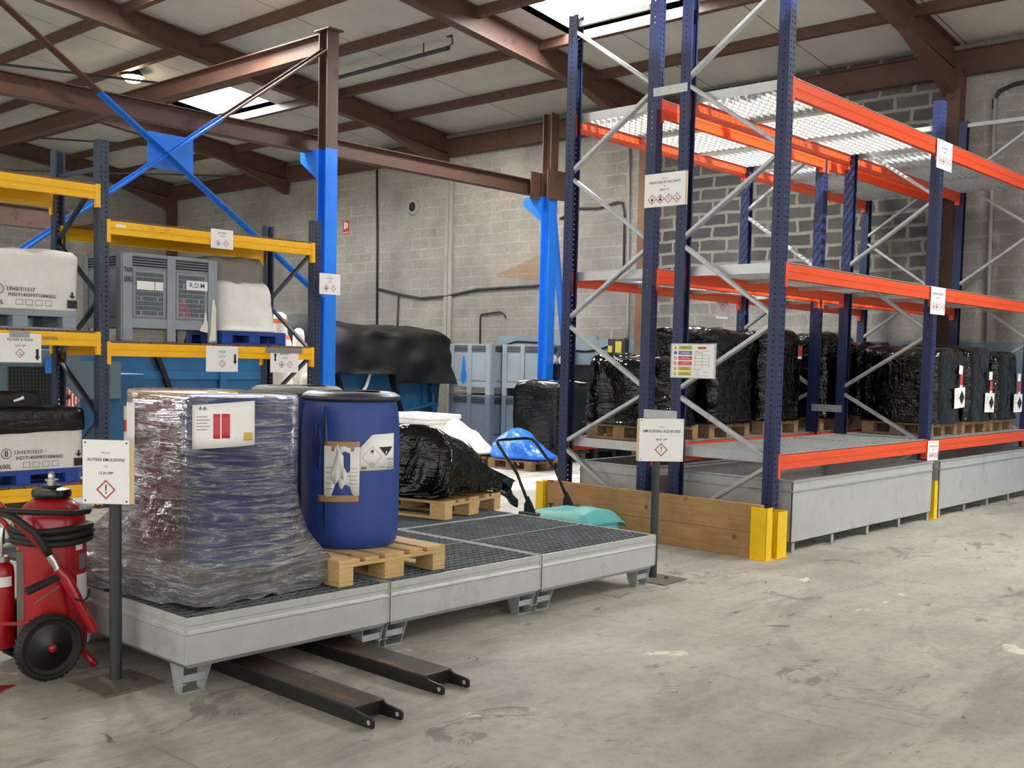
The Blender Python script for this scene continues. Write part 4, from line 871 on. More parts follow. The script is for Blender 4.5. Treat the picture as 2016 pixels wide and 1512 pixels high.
tag(obj('floor_marking', MB().add([(1.98,5.36,.003),(2.185,5.205,.003),(2.06,5.13,.003),(1.85,5.3,.003),(1.98,5.36,.0005),(2.185,5.205,.0005),(2.06,5.13,.0005),(1.85,5.3,.0005)],[(3,2,1,0),(4,5,6,7),(0,1,5,4),(1,2,6,5),(2,3,7,6),(3,0,4,7)]), G['red']), 'corner of a red marking on the floor at the left edge', 'floor marking')
# ================================================================ LOADS AND BACKGROUND
def bale(parent, name, cx, cy, z0, sx, sy, h, seed, mt, ex=5.0, rough=.014, top=.14, lean=(0,0), waist=0, nt=72, nzv=26, skirt=.04):
    """something boxy under taut stretch film: rounded box with soft dents, drawn-in neck and gathered top"""
    R = []
    for j in range(nzv+1):
        t = j/nzv; z = z0+h*t
        if t > 1-top: q = (t-(1-top))/top; sc = 1-.30*q**3; z = z0+h*(1-top)+h*top*math.sin(q*PI/2)
        else: sc = 1
        sc *= 1+skirt*max(0,1-t/.06) - waist*math.exp(-((t-.62)/.10)**2)
        row = []
        for k in range(nt):
            a = 2*PI*k/nt; c, s = math.cos(a), math.sin(a)
            r = (abs(c)**ex+abs(s)**ex)**(-1/ex)
            x, y = c*r*sx/2, s*r*sy/2
            d = rough*(nz((x,y,z*.7),2.2,seed)*1.6+nz((x,y,z),5,seed+5)*.5)
            x *= sc*(1+d/sx*2); y *= sc*(1+d/sy*2)
            zz = z + (.10*h*nz((x,y,0),2.2,seed+9)+.03*nz((x,y,0),7,seed))*max(0,(t-.7)/.3)
            row.append((cx+x+lean[0]*t, cy+y+lean[1]*t, zz))
        R.append(row)
    a, b, c = Vector(R[-1][0]), Vector(R[-1][nt//3]), Vector(R[-1][2*nt//3]); cen = (sum((Vector(p) for p in R[-1]), Vector())/nt)
    for q in (.75,.5,.25,.05):
        R.append([tuple(cen.lerp(Vector(p),q)+Vector((0,0,.012*(1-q)+.02*nz((p[0]*q,p[1]*q,0),5,seed)))) for p in R[nzv]])
    return obj(name, MB().rings(R), mt, parent, smooth=True)
def wrapped_load(label, cx, cy, z, sx, sy, h, seed, mt='black_film', pal=True, plabel=None, group='black film-wrapped pallet loads', **kw):
    if pal: pallet(plabel, cx-.6 if sx > .95 else cx-.4, cy-.40, z, 0, .8, 1.2 if sx > .95 else .8, 'pallet_old', 'pallets under the wrapped loads', False); z += .1445
    t = thing('wrapped_load', label, 'wrapped load', (cx,cy,z), group)
    bale(t, 'wrapping', cx, cy, z, sx, sy, h, seed, G[mt], **kw); return t
ZD = .862
wrapped_load('black wrapped load with low uneven top, left end of the rear orange rack', 8.92, 6.38, ZD, .86, .92, .66, 1, plabel='wooden pallet under the low black load at the left end of the rear rack', rough=.05, ex=4, top=.22)
wrapped_load('tall black wrapped load with flat capped top behind the coloured notice board', 9.93, 6.38, ZD, .86, .92, .97, 2, plabel='wooden pallet under the tall capped black load', waist=.05, ex=7, top=.08)
b3 = wrapped_load('tall black wrapped load with a red tag near its top', 11.02, 6.38, ZD, .88, .92, .98, 3, plabel='wooden pallet under the black load with the red tag', ex=4.5, top=.16)
wrapped_load('tall black wrapped load seen between the second pair of blue uprights', 12.36, 6.38, ZD, .90, .92, 1.0, 4, plabel='wooden pallet under the black load behind the second uprights', ex=5, top=.12)
wrapped_load('black wrapped load at the far end of the rear orange rack', 13.50, 6.38, ZD, .9, .92, .92, 14, plabel='wooden pallet under the far black load of the rear rack', ex=5, top=.12)
a1 = wrapped_load('black wrapped load on the front rack right beside the second blue upright', 12.50, 5.12, ZD, .86, .93, .84, 5, plabel='wooden pallet under the black load beside the second upright', ex=7, top=.13, rough=.018)
a2 = wrapped_load('black wrapped load with a raised flap of film, middle of three on the front rack', 13.46, 5.12, ZD, .82, .93, .90, 6, plabel='wooden pallet under the black load with the raised flap', ex=7, top=.13, rough=.018)
a3 = wrapped_load('black wrapped load at the right edge of the photo on the front rack', 14.42, 5.12, ZD, .82, .93, .84, 7, plabel='wooden pallet under the black load at the right edge', ex=7, top=.16, rough=.018)
def stick(parent, name, x, z, w, h, mt, y=4.632, tilt=0):
    T = frame((x,y,z),(math.cos(tilt),0,math.sin(tilt)),(-math.sin(tilt),0,math.cos(tilt)))
    return obj(name, MB(T).bx(-w/2,w/2,-h/2,h/2,0,.002), G[mt], parent), T
for ld, x, zo, tl in ((a1,12.70,0,.04),(a2,13.69,-.07,-.02),(a3,14.74,-.09,.0)):
    lab, T = stick(ld, 'hazard_label', x, 1.295+zo, .32, .235, 'paper', tilt=tl)
    obj('pictogram_symbol', MB().add([T@Vector((.06+a*.085,b*.085,.003)) for a,b in ((0,1),(1,0),(0,-1),(-1,0))],[(0,1,2,3)]), G['ink'], lab)
    for k in range(4): obj('print_line', MB(T).bx(-.14,-.05+.02*(k%2),.07-.025*k,.074-.025*k,.002,.003), G['grey_ink'], lab)
    stick(ld, 'red_tag', x+.03, 1.50+zo*1.0, .085, .12, 'rlabel', tilt=-tl); stick(ld, 'tag_foot', x+.03, 1.425+zo, .085, .035, 'paper', tilt=-tl); stick(ld, 'paper_slip', x, 1.615+zo*.9, .11, .10, 'paper', tilt=-3*tl)
stick(b3, 'red_tag', 11.25, 1.79, .09, .12, 'rlabel', 5.905); stick(b3, 'tag_foot', 11.25, 1.715, .09, .03, 'paper', 5.905)
# ---- black load with white top on the floor
fl = wrapped_load('black wrapped load with white top standing on the floor left of the orange rack', 13.36, 11.36, 0, .90, .98, 1.12, 8, 'black_film2', plabel='wooden pallet under the black load with white top', ex=8, top=.07, rough=.015, group=None)
obj('top_sheet', bale and MB().grid(lambda u,v: (12.98+.76*u,10.96+.8*v,1.268+.02*nz((u*3,v*3,0),2,4)+.02*math.sin(u*3)), 16, 16), G['white_bag'], fl, smooth=True, solid=.02)
# ---- black bundle on its pallet
T1 = Matrix.Translation((5.745,5.93,.3775)) @ Matrix.Rotation(math.radians(12),4,'Z')
pallet('pale wooden pallet under the heaped black bundle', 5.745, 5.93, .3775, math.radians(12), 1.2, .82)
bu = thing('wrapped_bundle', 'heaped glossy black bundle sloping down to the right behind the blue drum', 'wrapped load', T1@Vector((.4,.6,.144)))
R = []
PR = [(-.05,.02),(-.02,.34),(.0,.47),(.05,.56),(.12,.58),(.22,.545),(.34,.49),(.46,.43),(.56,.38),(.64,.31),(.70,.22),(.76,.12),(.80,.03)]
for i, (u, h) in enumerate(PR):
    row = []
    for k in range(40):
        a = PI*k/39; c, s = math.cos(a), math.sin(a); yy = .52-.56*math.copysign(abs(c)**.55,c); zz = h*abs(s)**.62
        p = Vector((u+.05*nz((u*3,k*.2,0),1.5,3)+.03*c, yy+.03*nz((u*6,k*.3,1),1.2,8), max(.0,zz+.035*nz((u*7,yy*5,0),1.3,2)*s)+.1455))
        row.append(T1@p)
    R.append([tuple(p) for p in row])
obj('wrapping', MB().rings(R), G['black_film'], bu, smooth=True, sub=1)
def tailf(u, v):
    a = T1@Vector((.46+.28*v,.10-.06*math.sin(v*PI),.42-.38*v+.1455)); b = T1@Vector((1.15-.06*v,.04+.05*math.sin(v*5),.20-.20*v))
    p = a.lerp(b, u); q = T1.to_3x3()@Vector((0,1,0)); p += q*(.05*math.sin(v*9+u*5)*math.sin(u*PI)); p.z += (-.05*math.sin(u*PI)*(1-v) + .02*math.sin(v*17)*u); return p
obj('loose_tail', MB().grid(tailf, 18, 14), G['black_film2'], bu, smooth=True, solid=.006)
# ---- sweeper
sw = thing('floor_sweeper', 'teal push sweeper with black handle behind the bare tray', 'sweeper', (7.45,6.05,0))
def swf(u, v):                                       # domed cover, u across x, v front to back
    x = 7.12+.62*u; y = 5.66+.62*v
    ed = min(1,min(u,1-u)*7)**.5*min(1,v*5+.15)**.5
    z = .17+.125*ed + .045*math.exp(-((u-.5)/.32)**2)*math.sin(min(1,v*1.3)*PI)
    return (x+(.10*(u-.5))*(1-v)*-.6, y+.05*(u-.5)**2*-1.2*(1-v), z)
cv = MB().grid(swf, 30, 26)
obj('cover', cv, G['teal'], sw, smooth=True, solid=.008)
sk = [(7.14,6.26),(7.72,6.26),(7.72,5.74),(7.60,5.68),(7.28,5.68),(7.16,5.74)]
obj('body', MB().rings([[(x,y,z) for x,y in sk] for z in (.05,.12,.22)]), G['teal'], sw, bev=.012)
obj('rear_deck', MB().bx(7.12,7.74,6.20,6.42,.19,.275), G['mesh_grey'], sw, bev=.01)
obj('grip_slot', MB().prism([(-.06,-.025),(.06,-.012),(.05,.02),(-.02,.03)], frame((7.44,6.0,.345),(.9,.4,0),(-.4,.9,0)), .004), G['void'], sw)
for x in (7.16,7.70):
    obj('wheel', MB().cyl((x-.02,6.22,.12),(x+.02,6.22,.12),.12,28), G['blackp'], sw, smooth=40)
    obj('hinge_plate', MB().prism([(0,0),(.16,-.01),(.10,.10),(.045,.18),(.0,.10)], frame((x-.006,6.37,.24),(0,-1,0),(0,0,1)), .012), G['black'], sw, bev=.003)
    for yy, zz in ((6.335,.37),(6.33,.31),(6.27,.27)): obj('bolt', MB().cyl((x-.012,yy,zz),(x+.012,yy,zz),.011,10), G['chrome'], sw)
    obj('side_brush', MB().lathe([(.03,.06),(.10,.012),(.11,.0)],(x+(-.05 if x < 7.4 else .02),5.75,0),20), G['black'], sw)
obj('knob', MB().lathe([(.008,.27),(.008,.31),(.032,.312),(.03,.325),(.006,.33)],(7.50,6.36,0),16), G['black'], sw, smooth=40)
hp = [(7.16,6.34,.36),(7.155,6.47,.60),(7.145,6.70,.845),(7.16,6.735,.878),(7.22,6.745,.888),(7.56,6.745,.888),(7.63,6.735,.878),(7.66,6.70,.845),(7.69,6.47,.60),(7.70,6.34,.36)]
obj('handle', MB().tube(hp,.0145,10), G['blackp'], sw, smooth=True)
# ---- grey plastic pallet boxes
def palox(label, x0, x1, y0, y1, z0, h, face, mt='palox', perf=False, group=None, name='pallet_box'):
    """face: 'y' front looks towards -Y, 'x' towards -X"""
    t = thing(name, label, 'plastic pallet box', ((x0+x1)/2,(y0+y1)/2,z0), group); lg = .14
    obj('body', MB().rings([[(x0+i,y0+i,z),(x1-i,y0+i,z),(x1-i,y1-i,z),(x0+i,y1-i,z)] for z,i in ((z0+lg,.012),(z0+h-.03,.004),(z0+h-.03,0),(z0+h,0),(z0+h,.035),(z0+lg+.08,.05))]), G[mt], t, bev=.008)
    for (fo, xd, W) in (((x0,y0),(1,0,0),x1-x0),((x0,y1),(0,-1,0),y1-y0)):
        n = Vector(xd).cross(Vector((0,0,1))); vis = (face == 'y') == (abs(n.y) > .5)
        T = frame((fo[0],fo[1],z0), xd, (0,0,1)); p = .10*W
        for a in (0,W/2-.05,W-.11): obj('post', MB(T).bx(a,a+(.11 if a != W/2-.05 else .10),0,h-.005,-.01,.014), G[mt], t, bev=.006)
        obj('skirt', MB(T).bx(.02,W-.02,lg,lg+.10,-.01,.010), G[mt], t, bev=.004)
        for a, b in ((.12,W/2-.06),(W/2+.06,W-.12)):
            fr = obj('panel', MB(T).bx(a,b,lg+.12,h*.815,-.01,.004), G[mt], t, bev=.003)
            vs = MB(T)
            for k in range(4): vs.bx(a-.01,b+.01,h*.85+.028*k,h*.85+.028*k+.014,.004,.0065)
            obj('vent_slots', vs, G['void'], fr)
            if perf and vis:
                pf = MB(T); pr_ = MB(T)
                for r_ in range(9):
                    zz = lg+.14+r_*(h*.815-lg-.18)/8.6
                    for k in range(17):
                        if (r_%3 == 0 and k in (3,13)): continue
                        xx = a+.03+k*(b-a-.06)/17; (pr_ if (a > W/2 and r_ < 4 and k < 8-r_) else pf).bx(xx,xx+.011,zz,zz+.042,.004,.0055)
                obj('perforations', pf, G['mesh_grey'], fr)
                if pr_.v: obj('red_bag', pr_, mat('red_bag_through_slots', srgb(150,50,76), .5), fr)
    return t
palox('upper grey-blue pallet box with a blue paint smear, beside the blue skip', 14.12, 15.1, 13.48, 14.52, .965, .93, 'x', 'palox')
sm = obj('paint_smear', MB().add([(14.101,14.14+.07*math.cos(a)*(1 if math.sin(a)<0 else .6),1.42+.26*math.sin(a)) for a in [2*PI*k/24 for k in range(24)]],[tuple(range(24))]), G['blue_steel'], [o for o in C.objects if o.name=='pallet_box'][0])
palox('lower slate pallet box carrying the smeared one', 14.12, 15.1, 13.48, 14.52, 0, .963, 'x', 'palox_dark')
palox('lower slate pallet box of the stack behind the black crate', 14.38, 15.2, 12.44, 13.42, 0, .963, 'x', 'palox_dark')
palox('upper grey-blue pallet box of the stack behind the black crate', 14.38, 15.2, 12.44, 13.42, .965, .93, 'x', 'palox')
bc = palox('large black plastic crate with two tape rolls on its rim', 14.05, 15.15, 11.02, 12.16, 0, 1.56, 'x', 'blackp', name='plastic_crate')
for k, yy in enumerate((12.0, 11.80)): tag(obj('tape_roll', MB().lathe([(.04,0),(.07,0),(.07,.05),(.04,.05)],(14.10,yy,1.632),20,(1,0,0)), G['white_bag'], smooth=35), ['left roll of pale tape lying on the rim of the black crate','right roll of pale tape lying on the black crate rim by the blue column'][k], 'tape roll', None)
# white lidded crate, white and blue plastic sheets on pallets
wc = thing('plastic_crate', 'white plastic lidded crate just right of the blue drum', 'crate', (11.8,12.6,0))
obj('body', MB().rings([[(11.5+i,12.24+i,z),(12.1-i,12.24+i,z),(12.1-i,13.2-i,z),(11.5+i,13.2-i,z)] for z,i in ((.0,.03),(.60,.0))]), G['board'], wc, bev=.01)
obj('lid', MB().bx(11.48,12.12,12.22,13.22,.60,.66).bx(11.46,12.14,12.20,13.24,.66,.735), G['board'], wc, bev=.012)
for yy in (12.35,12.62,12.9): obj('lid_clip', MB().bx(11.445,11.47,yy,yy+.10,.66,.75), G['board'], wc, bev=.005)
pallet('weathered pallet under the white plastic sheet', 11.6, 11.36, 0, .05, .85, .8, 'pallet_old', None, False)
pallet('weathered pallet under the blue plastic sheet', 11.75, 10.35, 0, .03, .85, .8, 'pallet_old', None, False)
def heap(name, label, cx, cy, z0, sx, sy, h, seed, mt, pk=(0,0)):
    t = thing(name, label, 'plastic sheet', (cx,cy,z0)); R = []
    for j in range(15):
        q = j/14; row = []
        for k in range(56):
            a = 2*PI*k/56; rr = (1-q)**.62*(1+.22*nz((math.cos(a)*2,math.sin(a)*2,q*2),1.2,seed))
            x = cx+math.cos(a)*rr*sx/2+pk[0]*q; y = cy+math.sin(a)*rr*sy/2+pk[1]*q
            z = z0+h*q**.8*(1+.25*nz((x*3,y*3,0),1,seed))+.05*nz((x*6,y*6,q*4),1.3,seed+3)*(1-abs(2*q-1))
            row.append((x,y,max(z0,z)))
        R.append(row)
    obj('sheet', MB().rings(R), G[mt], t, smooth=True, sub=1); return t
heap('plastic_sheeting', 'crumpled white plastic sheet heaped on a pallet behind the black bundle', 11.9, 11.86, .146, .9, 1.0, .50, 21, 'white_bag', (0,.25))
heap('plastic_sheeting', 'crumpled bright blue plastic sheet on a pallet left of the floor sweeper handle', 12.05, 10.80, .146, .9, 1.15, .42, 31, 'blue_bag', (.0,.22))
# ---- blue skip with black tarpaulin
sk_ = thing('skip_container', 'big blue steel skip under a black tarpaulin against the back wall', 'skip', (10.8,15.7,0))
SX0, SX1, SY0, SY1 = 7.45, 14.0, 14.6, 16.9
obj('tub', MB().rings([[(SX0+i,SY0+i*.5,z),(SX1-i,SY0+i*.5,z),(SX1-i,SY1-i*.5,z),(SX0+i,SY1-i*.5,z)] for z,i in ((.18,.10),(1.72,0),(1.72,.06),(.25,.15))]), G['skip_blue'], sk_, bev=.01)
obj('top_rail', MB().bx(SX0-.03,SX1+.03,SY0-.05,SY0+.05,1.66,1.76).bx(SX0-.03,SX1+.03,SY1-.05,SY1+.05,1.66,1.76).bx(SX0-.05,SX0+.05,SY0,SY1,1.66,1.76).bx(SX1-.05,SX1+.05,SY0,SY1,1.66,1.76), G['skip_blue'], sk_, bev=.01)
obj('chassis_rail', MB().bx(SX0+.1,SX1-.1,SY0+.5,SY0+.62,0,.20).bx(SX0+.1,SX1-.1,SY1-.62,SY1-.5,0,.2), G['skip_blue'], sk_)
for xx in (8.15,11.35,12.55): obj('rib', MB().bar((xx,SY0-.035,1.66),(xx+.62,SY0+.02,.25),.07,.07,(0,1,0)), G['void'] if False else G['tarp'], sk_)
for xx in (9.3,13.55): obj('rib', MB().bar((xx,SY0-.03,1.66),(xx,SY0+.02,.25),.10,.06,(0,1,0)), G['skip_blue'], sk_)
obj('band', MB().bx(SX0,SX1,SY0-.012,SY0-.002,1.22,1.34), G['skip_blue'], sk_)
obj('locking_gear', MB().tube([(13.72,SY0-.07,1.66),(13.72,SY0-.07,.9),(13.72,SY0-.07,.30)],.028,8).bx(13.62,13.82,SY0-.10,SY0-.02,.72,.78).bx(13.64,13.80,SY0-.10,SY0-.02,.98,1.10), G['skip_blue'], sk_)
obj('pipe_rail', MB().tube([(13.72,SY0-.09,.80),(13.4,SY0-.09,.72),(13.0,SY0-.09,.66),(12.9,SY0-.09,.30)],.026,8), G['skip_blue'], sk_)
obj('hose', MB().tube([(11.98,SY0-.06,1.66),(12.12,SY0-.08,1.52),(12.20,SY0-.08,1.32),(12.12,SY0-.07,1.10),(12.02,SY0-.06,.98)],.028,8), G['white_bag'], sk_, smooth=True)
TPR = [(-.10,-.55),(-.06,-.02),(.0,.30),(.18,.42),(.5,.50),(.8,.44),(1.0,.28),(1.06,-.02),(1.1,-.5)]
def tarpf(u, v):
    n = len(TPR)-1; k = min(n-1,int(v*n)); f = v*n-k; a, b = TPR[k], TPR[k+1]; yy, zz = a[0]+(b[0]-a[0])*f, a[1]+(b[1]-a[1])*f
    x = 10.1+4.15*u; hmp = .22*math.exp(-((u-.36)/.13)**2)
    low = (-.02-.20*max(0,(u-.5)*2)**.7) if v < .06 or v > .94 else 0
    z = 1.74+zz*(.95+hmp*(1 if zz > 0 else 0)) + low + .04*nz((x*2,yy*4,0),1.2,4) - (.0 if v > .12 else .03*math.sin(x*7))
    if u > .96: z -= (u-.96)/.04*.35*(1 if zz > 0 else .3); x += .06
    if zz < -.3: z = max(z, 1.16 if u > .6 else 1.32)
    return (x, SY0-.02+2.3*yy+.09*nz((x*2.2,z*3,0),1,7)+.05*math.sin(x*5+z*4)*(1 if zz < .3 else .2), z)
tp = tag(obj('tarpaulin', MB().grid(tarpf, 60, 32), G['tarp'], smooth=True, solid=.008), 'black tarpaulin draped over the right half of the blue skip', 'tarpaulin')
# grey container with mesh window behind the left bay
gc = thing('steel_container', 'grey-green steel container with a dark mesh window behind the left rack bay', 'container', (5.4,13.5,0))
obj('box', MB().bx(4.2,6.28,13.0,14.3,0,1.62), G['grey_skip'], gc, bev=.01)
mw = MB()
for k in range(14): mw.bx(5.40+.041*k,5.405+.041*k,12.985,12.992,.55,1.41)
for k in range(20): mw.bx(5.40,5.94,12.985,12.992,.55+.045*k,.555+.045*k)
obj('mesh_window', mw, G['mesh_grey'], gc); obj('window_recess', MB().bx(5.40,5.94,12.993,12.999,.55,1.41), G['void'], gc)
obj('blue_panel', MB().bx(5.83,5.95,12.975,12.984,1.33,1.51), G['blue_steel'], gc)
hd = thing('hazard_placard', 'white and red striped diamond placard beside the left rack upright', 'placard', (6.12,12.96,.98))
TP = frame((6.10,12.98,1.0),(1,0,0),(0,0,1)); obj('plate', MB().prism([(0,.16),(.15,0),(0,-.16),(-.15,0)], TP, .01), G['paper'], hd)
for k in range(-3,4): w_ = .012; hgt = .16-abs(k)*.045; obj('red_stripe', MB(TP).bx(k*.042-w_,k*.042+w_,-hgt*.93,hgt*.93,.010,.012), G['rlabel'], hd)
obj('flame_symbol', MB().add([TP@Vector((a*.13,b*.13+.05,.014)) for a,b in FLAME[0]],[tuple(range(len(FLAME[0])))]), G['ink'], hd)
obj('placard_post', MB().bx(6.09,6.11,12.965,12.985,0,.9), G['rail'], hd)
md_ = thing('steel_container', 'blue steel container with a grey top panel behind the left blue-slate upright', 'container', (6.9,14.2,0))
obj('box', MB().bx(6.42,7.35,13.4,15.0,0,1.32), G['skip_blue'], md_, bev=.01); obj('top_panel', MB().bx(6.45,7.0,13.36,13.39,1.0,1.48), G['grey_skip'], md_)
# ---- tall white and orange cone bundles behind the yellow rack
for (x, y, h, r, lab) in ((8.55,12.05,2.18,.17,'tall white cone bundle with two orange bands behind the yellow rack end'),(8.87,12.06,1.98,.13,'plain white cone bundle with pointed top behind the yellow rack end'),(8.72,11.64,1.38,.175,'short white cone bundle with an orange collar under the yellow beam')):
    if y > 12.2: continue
    t = thing('traffic_cone', lab, 'cone', (x,y,0), None); P = [(r*1.15,0.0),(r*1.1,h*.5),(r*.95,h-.40),(r*.62,h-.27),(r*.60,h-.10),(r*.5,h-.03),(r*.2,h)]
    rr = lambda z: next((a[0]+(b[0]-a[0])*(z-a[1])/(b[1]-a[1]) for a,b in zip(P,P[1:]) if a[1] <= z <= b[1]), r)
    obj('sleeve', MB().lathe(P,(x,y,0),28), G['cone_white'], t, smooth=50)
    for z0 in ((h-.15,h-.36) if h > 2.1 else (h-.22,) if h < 1.5 else ()): obj('orange_band', MB().lathe([(rr(z0)+.004,z0),(rr(z0+.06)+.006,z0+.06)],(x,y,0),28,cap=False), G['orange_pl'], t, smooth=True)
    obj('foot', MB().cb((x,y,.02),(r*2.2,r*2.2,.04)), G['black'], t)
# ---- loads on the yellow rack
def woven_box(label, x0, x1, y0, y1, z0, z1, tops='woven', group=None, texty=None, seed=1):
    t = thing('woven_container', label, 'big bag container', ((x0+x1)/2,(y0+y1)/2,z0), group)
    f = bale(t, 'sleeve', (x0+x1)/2, (y0+y1)/2, z0, x1-x0, y1-y0, z1-z0, seed, G['woven'], ex=14, rough=.012, top=.10, nt=88, skirt=.0)
    T = frame((x1,y0-.006,z0),(1,0,0),(0,0,1)); zt = texty or .06
    def tl(s_, x, y, sz, m='ink'): obj('lettering', MB().mesh(txt(s_,'LEFT'), T@Matrix.Translation((x,y,0))@Matrix.Diagonal((sz,sz,1,1))), G[m], t)
    tl('13H3/Y/1517',-.73,zt+.115,.052); tl('IND/71450997/1084/602',-.71,zt+.062,.046); tl('600L',-.87,zt-.02,.060); tl('Designed by',-1.14,zt-.015,.042)
    P = MB()
    for k in range(24): a, b = 2*PI*k/24, 2*PI*(k+1)/24; P.add([T@Vector((-.80+q*math.cos(w),zt+.125+q*math.sin(w),.0)) for q,w in ((.05,a),(.05,b),(.044,b),(.044,a))],[(0,1,2,3)])
    P.add([T@Vector((-.80+x,zt+.125+y,0)) for x,y in ((-.014,-.03),(-.004,-.03),(-.004,.03),(-.014,.03))],[(0,1,2,3)]).add([T@Vector((-.80+x,zt+.125+y,0)) for x,y in ((.004,-.03),(.014,-.03),(.014,.03),(.004,.03))],[(0,1,2,3)])
    obj('approval_mark', P, G['ink'], t)
    for k in range(4):
        P = MB(); x = -.64+.095*k
        for a,b,c,d in ((0,.07,0,.005),(0,.07,.05,.055),(0,.005,0,.055),(.065,.07,0,.055)): P.add([T@Vector((x+u,zt-.02+v,0)) for u,v in ((a,c),(b,c),(b,d),(a,d))],[(0,1,2,3)])
        obj('tick_box', P, G['grey_ink'], t)
    obj('handling_mark', MB().add([T@Vector((x,y+zt,0)) for x,y in ((-.13,-.03),(-.03,-.03),(-.03,.05),(-.13,.05))],[(0,1,2,3)]).add([T@Vector((x,y+zt,0)) for x,y in ((-.08,.065),(-.045,.095),(-.07,.095),(-.07,.13),(-.09,.13),(-.09,.095),(-.115,.095))],[tuple(range(7))]), G['ink'], t)
    return t
def plastic_pallet(label, x0, x1, y0, y1, z0, h, mt, group=None):
    t = thing('plastic_pallet', label, 'pallet', ((x0+x1)/2,(y0+y1)/2,z0), group); W, D = x1-x0, y1-y0
    obj('deck', MB().bx(x0,x1,y0,y1,z0+h*.68,z0+h), G[mt], t, bev=.004)
    for i in range(3):
        for j in range(3): obj('foot', MB().bx(x0+i*(W-.14)/2,x0+i*(W-.14)/2+.14,y0+j*(D-.13)/2,y0+j*(D-.13)/2+.13,z0+.018,z0+h*.68), G[mt], t, bev=.004)
    obj('skid', MB().bx(x0,x1,y0,y0+.1,z0,z0+.018).bx(x0,x1,y1-.1,y1,z0,z0+.018).bx(x0,x1,(y0+y1)/2-.05,(y0+y1)/2+.05,z0,z0+.018), G[mt], t)
    return t
plastic_pallet('grey plastic pallet under the upper white 600L container', 3.98, 5.10, 10.64, 11.44, 1.818, .185, 'palox')
woven_box('white woven 600L container on the middle level of the yellow rack', 3.96, 5.13, 10.63, 11.45, 2.004, 2.585, seed=41)
plastic_pallet('blue plastic pallet under the lower white 600L container', 4.00, 5.12, 10.64, 11.44, .278, .155, 'blue_pl')
woven_box('white woven 600L container half covered by black film, bottom level', 3.99, 5.19, 10.63, 11.45, .434, .86, seed=42, texty=.045)
bf = thing('film_cover', 'black plastic film pulled over the lower white container', 'plastic cover', (4.6,11.04,.86))
R = []
for z, i in ((.80,-.012),(.84,-.016),(.90,-.016),(.98,-.012),(1.03,.0),(1.045,.05)):
    row = []
    for k in range(80):
        a = 2*PI*k/80; c, s = math.cos(a), math.sin(a); r = (abs(c)**14+abs(s)**14)**(-1/14); x = 4.59+c*r*(.60-i); y = 11.04+s*r*(.41-i)
        row.append((x,y,z+(.05*(4.6-x)*-.6 if z < .83 else 0)+.012*nz((x*4,y*4,z*6),1.2,3)))
    R.append(row)
obj('film', MB().rings(R), G['black_film2'], bf, smooth=True)
tb = thing('tool_bag', 'black bag with a white label lying on the lower black film', 'bag', (4.55,10.85,1.06))
bale(tb, 'bag', 4.50, 10.86, 1.062, .62, .30, .13, 51, G['black'], ex=2.6, rough=.03, top=.5, nt=40, nzv=10); obj('white_label', MB().add([(4.50,10.70,1.10),(4.60,10.70,1.13),(4.59,10.715,1.17),(4.49,10.715,1.14)],[(0,1,2,3)]), G['paper'], tb)
px = palox('grey plastic pallet box marked TAPE on the yellow rack', 5.60, 6.72, 10.66, 11.50, 1.726, .925, 'y', 'palox', True)
TX2 = frame((5.625,10.644,2.44),(1,0,0),(0,0,1))
for s_, y_ in (('TAPE',0.0),('SERG',-.095)): obj('handwriting', MB().mesh(txt(s_,'LEFT'), TX2@Matrix.Translation((-.015,y_,.006))@Matrix.Diagonal((.042,.075,1,1))), G['ink'], px)
st_ = obj('sticker', MB().bx(6.34,6.60,10.650,10.653,2.30,2.40), G['paper'], px); obj('lettering', MB().mesh(txt('R.D.M'), frame((6.47,10.649,2.33),(1,0,0),(0,0,1))@Matrix.Diagonal((.075,.075,1,1))), G['blabel'], st_)
obj('paint_splash', MB().add([(x,10.6435,z) for x,z in ((6.62,1.74),(6.70,1.76),(6.705,2.10),(6.68,2.22),(6.66,2.20),(6.645,2.02),(6.635,1.86))],[tuple(range(7))]).add([(x,10.6435,z) for x,z in ((6.50,1.86),(6.60,1.84),(6.60,1.93),(6.575,2.08),(6.56,2.06),(6.55,1.94),(6.52,1.92))],[tuple(range(7))]), G['white_bag'], px)
obj('clear_pocket', MB().bx(5.76,5.96,10.6495,10.653,2.27,2.36).bx(5.97,6.06,10.6495,10.653,2.27,2.36), G['board'], px)
plastic_pallet('blue pallet under the white and grey sack', 6.78, 7.64, 10.64, 11.40, 1.724, .15, 'blue_pl')
sc_ = thing('woven_sack', 'big white woven sack with grey top on the blue pallet', 'sack', (7.16,11.0,1.875))
bale(sc_, 'sack', 7.17, 11.0, 1.875, .82, .70, .58, 61, G['woven'], ex=4, rough=.035, top=.45, lean=(-.03,.02)); G['grey_sack'] = mat('grey_woven_cloth', srgb(140,136,132), .7, 0, .1, 6, bmp=.3, bscale=12)
bale(sc_, 'grey_cover', 7.12, 11.12, 1.90, .74, .70, .83, 62, G['grey_sack'], ex=6, rough=.015, top=.14, lean=(-.02,.02))
